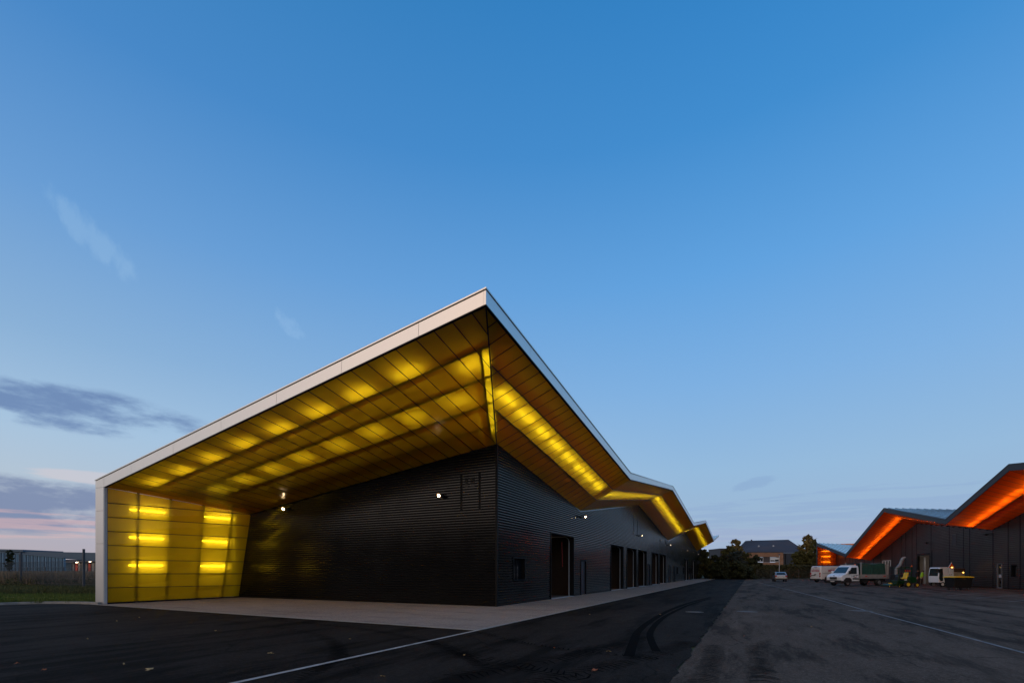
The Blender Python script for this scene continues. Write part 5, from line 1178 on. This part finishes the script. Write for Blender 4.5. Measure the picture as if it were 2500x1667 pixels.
p = far(1778, 1394, 118); tree('broadleaf_tree', 'smaller olive tree below the pointed tree left of the brown roof', (p.x, p.y, 0), 8.0, 5.5, M['leaf_mid'], 'round', 7000, 0.18, seed=12)
p = far(1972, 1394, 118); tree('broadleaf_tree', 'tall rusty topped tree right of the brown roof', (p.x, p.y, 0), 10.8, 8.5, M['leaf_autumn'], 'cone', 6500, 0.20, seed=13)
p = far(1952, 1394, 114); tree('broadleaf_tree', 'dark green tree low against the brown roof right end', (p.x, p.y, 0), 6.6, 5.0, M['leaf_mid'], 'round', 7000, 0.18, seed=14)
p = far(1988, 1394, 112); tree('broadleaf_tree', 'slim green tree touching the orange canopy end', (p.x, p.y, 0), 9.0, 4.6, M['leaf_mid'], 'cone', 8000, 0.17, seed=15)
p = far(1712, 1394, 118); tree('broadleaf_tree', 'rounded tree just behind the workshop roof end', (p.x, p.y, 0), 7.2, 5.5, M['leaf_mid'], 'round', 7000, 0.18, seed=16)
# clipped hedge on the bank behind the mesh fence
a, c_ = far(1838, 1394, 104), far(2040, 1394, 112)
def hedge_pts(n):
    f = rng.uniform(0, 1, n); p0 = np.array([a.x, a.y]); p1 = np.array([c_.x, c_.y]); d = (p1 - p0) / np.linalg.norm(p1 - p0); nrm = np.array([-d[1], d[0]])
    h = 2.9 * rng.uniform(0, 1, n) ** 0.7 + 0.15 * np.sin(f * 60); xy = p0 + np.outer(f, p1 - p0) + nrm * (rng.uniform(-1, 1, n) * 1.1 + 0.3 * np.sin(f * 33))[:, None]
    return np.column_stack([xy, h])
o = quads_mesh('hedge', leaves(26000, hedge_pts, 0.15), M['leaf_hedge']); tag(o, 'long dark hedge on the bank behind the mesh fence', 'hedge')
sheet('verge', [(-8, 97.7), (60, 97.7), (90, 190), (-60, 190)], 0.02, M['terrain'])
def mesh_fence(name, label, a, c_, n, h, z0=0.0, wire=0.014, post=0.07, hs=None, skip=()):
    a, c_ = Vector((a[0], a[1], z0)), Vector((c_[0], c_[1], z0)); t = thing(name, label, 'fence', a); d = c_ - a
    for i in range(n + 1):
        if i in skip: continue
        q = d * (i / n); b = MB(); b.box((q.x - post / 2, q.y - post / 2, 0), (q.x + post / 2, q.y + post / 2, (hs[i] if hs else h) + 0.08)); b.build('post', M['post_grey'], t)
    for i in range(n):
        b = MB(); q0, q1 = d * (i / n), d * ((i + 1) / n); L = (q1 - q0).length
        for k in range(int(L / 0.10)):
            q = q0.lerp(q1, (k + 0.5) / int(L / 0.10)); b.box((q.x - wire / 3, q.y - wire / 3, 0.05), (q.x + wire / 3, q.y + wire / 3, h))
        for k in range(6): z = 0.1 + (h - 0.12) * k / 5; b.bar(q0 + Vector((0, 0, z)), q1 + Vector((0, 0, z)), wire, wire)
        b.build('wire_panel', M['fence_wire'], t)
    return t
p, q = far(1848, 1394, 102.0), far(2050, 1394, 104.0)
mesh_fence('mesh_fence', 'grey mesh fence closing the back of the yard before the hedge', (p.x, p.y), (q.x, q.y), 6, 2.0)
# lamp post
p = far(1902.5, 1394, 100.0); t = thing('street_lamp', 'slim pale street lamp behind the driving car', 'street lamp', (p.x, p.y, 0))
b = MB(); b.cyl((0, 0, 0), (0, 0, 4.95), 0.07, 0.045, 10); b.build('pole', M['sill_light'], t)
b = MB(); b.lathe([(0.05, 4.9), (0.22, 5.0), (0.26, 5.08), (0.16, 5.16), (0.001, 5.18)], (0, 0, 0), 14); b.build('lamp_head', M['post_grey'], t)
b = MB(); b.lathe([(0.001, 4.94), (0.15, 4.95), (0.2, 4.99)], (0, 0, 0), 14); b.build('lens', M['white_frame'], t)
# bollard
p = far(1737, 1394, 108.0); t = thing('bollard', 'short red and white banded bollard by the dark shrubs', 'bollard', (p.x, p.y, 0.02))
b = MB(); b.cyl((0, 0, 0), (0, 0, 1.0), 0.14, 0.12, 12); b.build('post', M['white_frame'], t)
for z in (0.25, 0.72): b = MB(); b.cyl((0, 0, z), (0, 0, z + 0.2), 0.145, 0.14, 12); b.build('band', M['red_paint'], t)

# ------------------------------------------------------------------ brown-roofed building beyond
M['brown_roof'] = mat_pbr('brown_roof', (0.050, 0.033, 0.030), 0.65, noise=(0.3, 0.25)); M['brick_orange'] = mat_pbr('brick_orange', (0.24, 0.12, 0.065), 0.85, noise=(1.2, 0.2)); M['slate_clad'] = mat_pbr('slate_clad', (0.026, 0.026, 0.032), 0.6)
t = thing('school_building', 'large building with dark brown hipped roof and orange brick front', 'building', (0, 0, 0))
D0 = 150.0
def hp(x, y, d=0): return far(x, y, D0 + d)
b = MB()
def faceq(b, L, mi=0): b.add(L, [tuple(range(len(L)))], mi)
eL, eR, rL, rR = hp(1790, 1349), hp(1974, 1349), hp(1820, 1319.5, 10), hp(1925, 1316.5, 10)
bL, bR = hp(1790, 1349, 22), hp(1974, 1349, 22)
faceq(b, [eL, eR, rR, rL]); faceq(b, [eR, bR, rR]); faceq(b, [bL, eL, rL]); faceq(b, [bR, bL, rL, rR])
b.build('roof', M['brown_roof'], t)
nrib = 52
b = MB()
for i in range(1, nrib):
    f = i / nrib; p0 = eL.lerp(eR, f); ftop = f
    tp = rL.lerp(rR, min(1, max(0, (f - 0.17) / 0.57)))
    k = 1.0
    if f < 0.17: k = f / 0.17
    if f > 0.74: k = (1 - f) / 0.26
    q0 = p0 + Vector((0, 0, 0.05)); slope = (rL - eL); up = (hp(1850, 1318.6, 10) - hp(1850, 1349)); q1 = p0 + Vector((up.x, up.y, up.z)) * k + Vector((0, 0, 0.05)); b.bar(q0, q1, 0.07, 0.07)
b.build('roof_seam', M['slate_clad'], t, kind='stuff')
def wallbox(name, x0, x1, y0, y1, d, mat, th=0.5, par=None):
    bb = MB(); A, B_, C2, D2 = hp(x0, y1, d), hp(x1, y1, d), hp(x1, y0, d), hp(x0, y0, d); n_ = Vector((-SI, CO, 0)) * th
    vs = [A, B_, C2, D2, A + n_, B_ + n_, C2 + n_, D2 + n_]; bb.add(vs, [(0, 1, 2, 3), (7, 6, 5, 4), (0, 4, 5, 1), (1, 5, 6, 2), (2, 6, 7, 3), (3, 7, 4, 0)])
    return bb.build(name, mat, par or t)
wallbox('wall', 1793, 1835, 1349.2, 1406, 0.3, M['slate_clad']); wallbox('wall', 1914, 1970, 1349.2, 1406, 0.3, M['slate_clad'])
wallbox('brick_front', 1832, 1912.5, 1348, 1358.5, -2, M['brick_orange'], 2.5); wallbox('brick_front', 1832, 1912.5, 1372.2, 1406, -2, M['brick_orange'], 2.5)
wallbox('brick_front', 1832, 1846, 1358.7, 1372, -2, M['brick_orange'], 2.5); wallbox('brick_front', 1903.7, 1912.5, 1358.7, 1372, -2, M['brick_orange'], 2.5)
wallbox('dark_panel', 1864.5, 1879.5, 1358.7, 1372, -1.8, M['brown_roof'], 0.3)
for x0, x1 in ((1849, 1864), (1880, 1903)):
    wn = wallbox('window', x0, x1, 1359.5, 1371.2, -1.6, M['white_frame'], 0.2)
    wallbox('pane', x0 + 1.5, (x0 + x1) / 2 - 0.5, 1361 if x0 < 1870 else 1366.5, 1369.8, -1.65, M['glass'], 0.03, wn); wallbox('pane', (x0 + x1) / 2 + 0.5, x1 - 1.5, 1361 if x0 < 1870 else 1365, 1369.8, -1.65, M['glass'], 0.03, wn)
wallbox('parapet', 1831, 1913.3, 1346.9, 1348, -2.1, M['grey_fascia'], 2.7)
for i in range(9): wallbox('cladding_board', 1919, 1936, 1351 + i * 3.1, 1353.6 + i * 3.1, -0.1, M['slate_clad'], 0.3)
for x_, y_ in ((1853, 1333), (1889, 1332.5)): wallbox('roof_vent', x_ - 1, x_ + 1, y_ - 2.2, y_ + 1.2, 3, M['sill_light'], 0.4)
wallbox('chimney', 1834.5, 1836.5, 1316.5, 1319.5, 10, M['brown_roof'], 0.5)
t2 = thing('flat_roof_block', 'dark flat-roofed block behind the trees left of the brown roof', 'building', (0, 0, 0))
wallbox('wall', 1758, 1790, 1339, 1406, -12, M['slate_clad'], 8, t2); wallbox('parapet', 1757.5, 1790.5, 1338, 1339, -12.1, M['grey_fascia'], 8.2, t2)

# ------------------------------------------------------------------ left: warehouse, lock-ups, fence, weeds, young tree
M['ware_blue'] = mat_pbr('ware_blue', (0.15, 0.25, 0.33), 0.6, noise=(0.2, 0.15)); M['ware_roof'] = mat_pbr('ware_roof', (0.06, 0.10, 0.14), 0.65); M['door_red'] = mat_pbr('door_red', (0.55, 0.06, 0.025), 0.5)
M['door_grey'] = mat_pbr('door_grey', (0.22, 0.21, 0.22), 0.6); M['lockup_dark'] = mat_pbr('lockup_dark', (0.03, 0.026, 0.03), 0.6)
wh = thing('warehouse', 'long blue grey corrugated warehouse behind the fence on the left', 'building', (0, 0, 0)); D1 = 105.0
def lp_(x, y, d=0): return far(x, y, D1 + d)
def lbox(name, quad, d, th, mat, par):
    bb = MB(); n_ = Vector((-SI, CO, 0)) * th; V4 = [lp_(x, y, d) for x, y in quad]; vs = V4 + [v + n_ for v in V4]
    bb.add(vs, [(0, 1, 2, 3), (7, 6, 5, 4), (0, 4, 5, 1), (1, 5, 6, 2), (2, 6, 7, 3), (3, 7, 4, 0)]); return bb.build(name, mat, par)
lbox('wall', [(-60, 1406), (156, 1406), (156, 1361), (-60, 1341.5)], 0, 0.4, M['ware_blue'], wh)
lbox('roof', [(-60, 1345), (260, 1372), (260, 1349), (-60, 1343)], 6, 10, M['ware_roof'], wh)
lbox('roof', [(-60, 1343), (55.5, 1346), (55.5, 1341), (-60, 1338.5)], 5.5, 10, M['ware_roof'], wh)
lbox('rear_wall', [(150, 1406), (260, 1406), (260, 1368), (150, 1365)], 9, 0.4, M['ware_blue'], wh)
lbox('eaves', [(-60, 1342), (158, 1361.6), (158, 1360.4), (-60, 1340.8)], -0.2, 0.5, M['ware_roof'], wh)
for i in range(48):
    x_ = -56 + i * 4.4
    lbox('wall_rib', [(x_, 1406), (x_ + 1.3, 1406), (x_ + 1.3, 1341.9 + (x_ + 60) / 216 * 19.5 + 1), (x_, 1341.9 + (x_ + 60) / 216 * 19.5 + 1)], -0.14, 0.13, M['ware_roof'] if i % 2 else M['ware_blue'], wh)
lk = thing('lockup_row', 'dark row of lock-ups with grey and red doors under two lights', 'building', (0, 0, 0))
lbox('wall', [(174, 1406), (250, 1406), (250, 1372), (174, 1372.5)], -14.6, 4, M['lockup_dark'], lk); lbox('roof', [(160, 1372), (250, 1369), (250, 1366.8), (160, 1370)], -16, 6, M['door_grey'], lk)
for x0, x1, k in ((177, 181, 0), (183, 188.8, 1), (191, 196.5, 0), (199, 203, 0), (206.5, 213, 0), (215.3, 221, 1), (224, 230.5, 0), (233, 239, 0)):
    dd = lbox('lockup_door', [(x0, 1404.5), (x1, 1404.5), (x1, 1374.5), (x0, 1374.5)], -14.75, 0.14, M['door_red'] if k else M['door_grey'], lk)
    lbox('handle', [(x1 - 0.9, 1392), (x1 - 0.5, 1392), (x1 - 0.5, 1390.5), (x1 - 0.9, 1390.5)], -14.8, 0.04, M['bin_black'], dd)
for x_, lb in ((187.3, 'lit lamp over the red lock-up door nearer the warehouse'), (219.6, 'lit lamp over the red lock-up door nearer the yellow wall')):
    p = lp_(x_, 1371.9 if x_ < 200 else 1370.3, -15.4); t = thing('door_lamp', lb, 'lamp', p, 0, 'lit lamps over the lock-up doors')
    b = MB(); b.lathe([(0.001, -0.08), (0.14, -0.06), (0.20, 0.0), (0.12, 0.06), (0.001, 0.07)], n=12); b.build('globe', M['lamp_white'] if 'lamp_white' in M else M['lamp_glow_far'], t)
    b = MB(); b.box((-0.05, -0.05, 0.06), (0.05, 0.6, 0.12)); b.build('bracket', M['lockup_dark'], t)
# near fence with tall posts
pA, pB = far(51, 1394, 44.0), far(204.5, 1394, 38.5)
dirv = (pB - pA)
mesh_fence('mesh_fence', 'tall mesh fence between the weeds and the lawn on the left', ((pA - dirv).x, (pA - dirv).y), ((pB + dirv).x, (pB + dirv).y), 9, 2.45, post=0.13, hs=[3.3] * 10, skip=(1, 2, 4, 5, 7, 8))
p, q = far(-60, 1394, 70.0), far(250, 1394, 64.0)
mesh_fence('mesh_fence', 'low green mesh fence far behind the weeds before the warehouse', (p.x, p.y), (q.x, q.y), 7, 2.1, post=0.09)
p = far(22, 1394, 52); tree('young_tree', 'slim young tree standing in front of the warehouse wall', (p.x, p.y, 0), 4.0, 0.95, M['leaf_dark'], 'round', 1500, 0.09, zc0=0.45, seed=21)
# lawn grass, tall weeds
def blades(n, region, h, wdt, lean=0.35):
    P = region(n); n = len(P); an = rng.uniform(0, 6.28, n); hh = h * rng.uniform(0.5, 1.3, n); w_ = wdt * rng.uniform(0.6, 1.4, n)
    dx_ = np.cos(an) * w_; dy_ = np.sin(an) * w_; lx, ly = rng.normal(size=n) * lean * hh, rng.normal(size=n) * lean * hh; V = np.zeros((n, 4, 3))
    V[:, 0] = P + np.column_stack([-dx_, -dy_, 0 * dx_]); V[:, 1] = P + np.column_stack([dx_, dy_, 0 * dx_])
    V[:, 2] = P + np.column_stack([lx + dx_ * .3, ly + dy_ * .3, hh]); V[:, 3] = P + np.column_stack([lx - dx_ * .3, ly - dy_ * .3, hh]); return V
def reg(d0, d1, x0=-80, x1=246, z=0.06, pw_=1.0):
    def fn(n):
        t_ = d0 + (d1 - d0) * rng.uniform(0, 1, n) ** pw_; r_ = (rng.uniform(x0, x1, n) - 1250) / 1180.6
        X = CX + t_ * (r_ * CO - SI); Y = CY + t_ * (r_ * SI + CO); ok = (X < -18.75) & ~((Y < -7.0) & (X > -21.9) & (Y < -7.2 - 0.75 * (-19.3 - X))) & (X < -18.75)
        ok &= ~((X > -22.3) & (Y < -8.6)) & ~((X > -21.0) & (Y < -7.7)) & (Y > -11 - 0 * X)
        return np.column_stack([X, Y, np.full(n, z)])[ok]
    return fn
def patchy(fn, s_=0.5, thr=0.0):
    def g(n):
        P = fn(n * 2); m = np.sin(P[:, 0] * s_ * 1.3 + 1) * np.sin(P[:, 1] * s_ * 1.7 + P[:, 0] * 0.6 * s_) + rng.normal(size=len(P)) * 0.5; return P[m > thr][:n]
    return g
quads_mesh('grass', blades(42000, reg(23.5, 44), 0.16, 0.014, 0.5), M['grass'], kind='stuff')
quads_mesh('rough_grass', blades(30000, patchy(reg(30, 46), 0.8), 0.34, 0.015, 0.5), M['weed_green'], kind='stuff')
quads_mesh('weeds', blades(26000, patchy(reg(43, 58), 0.9, 0.2), 1.25, 0.022, 0.18), M['weed'], kind='stuff')
quads_mesh('weeds', leaves(30000, lambda n: (lambda P: P + np.column_stack([np.zeros(len(P)), np.zeros(len(P)), rng.uniform(0, 1.05, len(P)) * (0.72 + 0.45 * np.sin(P[:, 0] * 1.9) * np.cos(P[:, 1] * 2.3))]))(reg(42, 58)(n)), 0.06), M['weed_green'], kind='stuff')
b = MB(); b.box((-27.2, -7.6, 0.09), (-24.0, -7.42, 0.16)); b.box((-27.0, -7.15, 0.09), (-24.3, -6.98, 0.15)); b.M = None
o = b.build('timber_plank', M['wood_pale'] if 'wood_pale' in M else M['wood']); tag(o, 'pale timber planks lying in the grass at the left edge', 'planks')
# fallen leaves on the asphalt
M['leaf_fallen'] = mat_pbr('leaf_fallen', (0.40, 0.26, 0.10), 0.7, noise=(20, 0.3)); M['leaf_orange'] = mat_pbr('leaf_orange', (0.35, 0.10, 0.03), 0.7)
def fallen(px, py, s_, mat, label, group=None):
    t_ = 1.6 * 1180.6 / (py - 1394); p = far(px, py, t_); b = MB(); an = random.uniform(0, 6.28); vs = [(0, 0, 0.02)]
    k = 11
    for i in range(k):
        r_ = s_ * (1.0 if i % 2 == 0 else 0.45) * random.uniform(0.85, 1.15); a = 2 * math.pi * i / k; vs.append((r_ * math.cos(a), r_ * math.sin(a), random.uniform(0.002, 0.035)))
    b.add(vs, [(0, 1 + i, 1 + (i + 1) % k) for i in range(k)]); b.bar((0, 0, 0.02), (-s_ * 1.3, 0.02, 0.006), 0.004, 0.004)
    o = b.build('fallen_leaf', mat); o.location = (p.x, p.y, 0.003); o.rotation_euler = (0, 0, an); return tag(o, label, 'leaf', group)
gl_ = 'fallen leaves scattered on the asphalt'
fallen(367, 1635, 0.075, M['leaf_fallen'], 'largest pale curled leaf on the dark asphalt at bottom left', gl_)
fallen(1485, 1590, 0.05, M['leaf_fallen'], 'pale leaf near the foot of the curved skid marks', gl_)
fallen(660, 1595, 0.05, M['leaf_fallen'], 'brownish leaf left of the painted line', gl_)
fallen(1453, 1637, 0.06, M['leaf_orange'], 'dull orange leaf at the bottom among the tread prints', gl_)
lbs = ['tiny leaf close to the foot of the yellow wall', 'tiny leaf furthest left below the yellow wall', 'tiny leaf on the dark asphalt below the first wall lamp', 'tiny leaf touching the pavement edge under the first wall lamp',
       'tiny leaf on the edge stones below the black end wall', 'tiny leaf between painted line and skid marks', 'tiny leaf at the far left border of the picture', 'tiny leaf near the bottom left corner',
       'tiny leaf beside the largest pale leaf', 'tiny leaf at the bottom edge right of the painted line', 'tiny leaf on the old asphalt straight below the driving car', 'tiny leaf on the old asphalt right of the manhole covers',
       'tiny leaf on the dark asphalt close to the pavement corner door', 'tiny leaf inside the bend of the skid marks', 'tiny leaf above the brownish leaf', 'tiny leaf on the dark asphalt below the aluminium pillar', 'tiny leaf on the tread prints right of the painted line']
for px, py in [(340, 1507), (283, 1516), (525, 1540), (585, 1494), (730, 1494), (1350, 1582), (38, 1620), (110, 1636), (305, 1622), (935, 1651), (1820, 1553), (1984, 1530), (1440, 1500), (1610, 1500), (850, 1560), (210, 1560), (1130, 1600)]:
    fallen(px + random.uniform(-4, 4), py, random.uniform(0.02, 0.035), M['leaf_fallen'] if random.random() < 0.7 else M['leaf_orange'], lbs.pop(0), gl_)

# ------------------------------------------------------------------ unseen shed added behind the viewer, keeps low sky out of the cladding reflections
M['opposite'] = mat_pbr('opposite', (0.06, 0.055, 0.05), 0.8)
ob = thing('sky_blocker_shed', 'unseen long dark shed added to block low sky from the reflections', 'building', (0, -62, 0))
b = MB(); b.box((-75, 0, 0), (70, 12, 9.0)); b.build('wall', M['opposite'], ob)
b = MB(); b.prism([(-0.4, 9.0), (12.4, 9.0), (6, 10.4)], -75.4, 70.4, 'x'); b.build('roof', M['ware_roof'], ob)
for i in range(9): b = MB(); b.box((-66 + i * 15, 12.0, 0.0), (-62 + i * 15, 12.06, 4.0)); b.build('gate', M['door_grey'], ob)
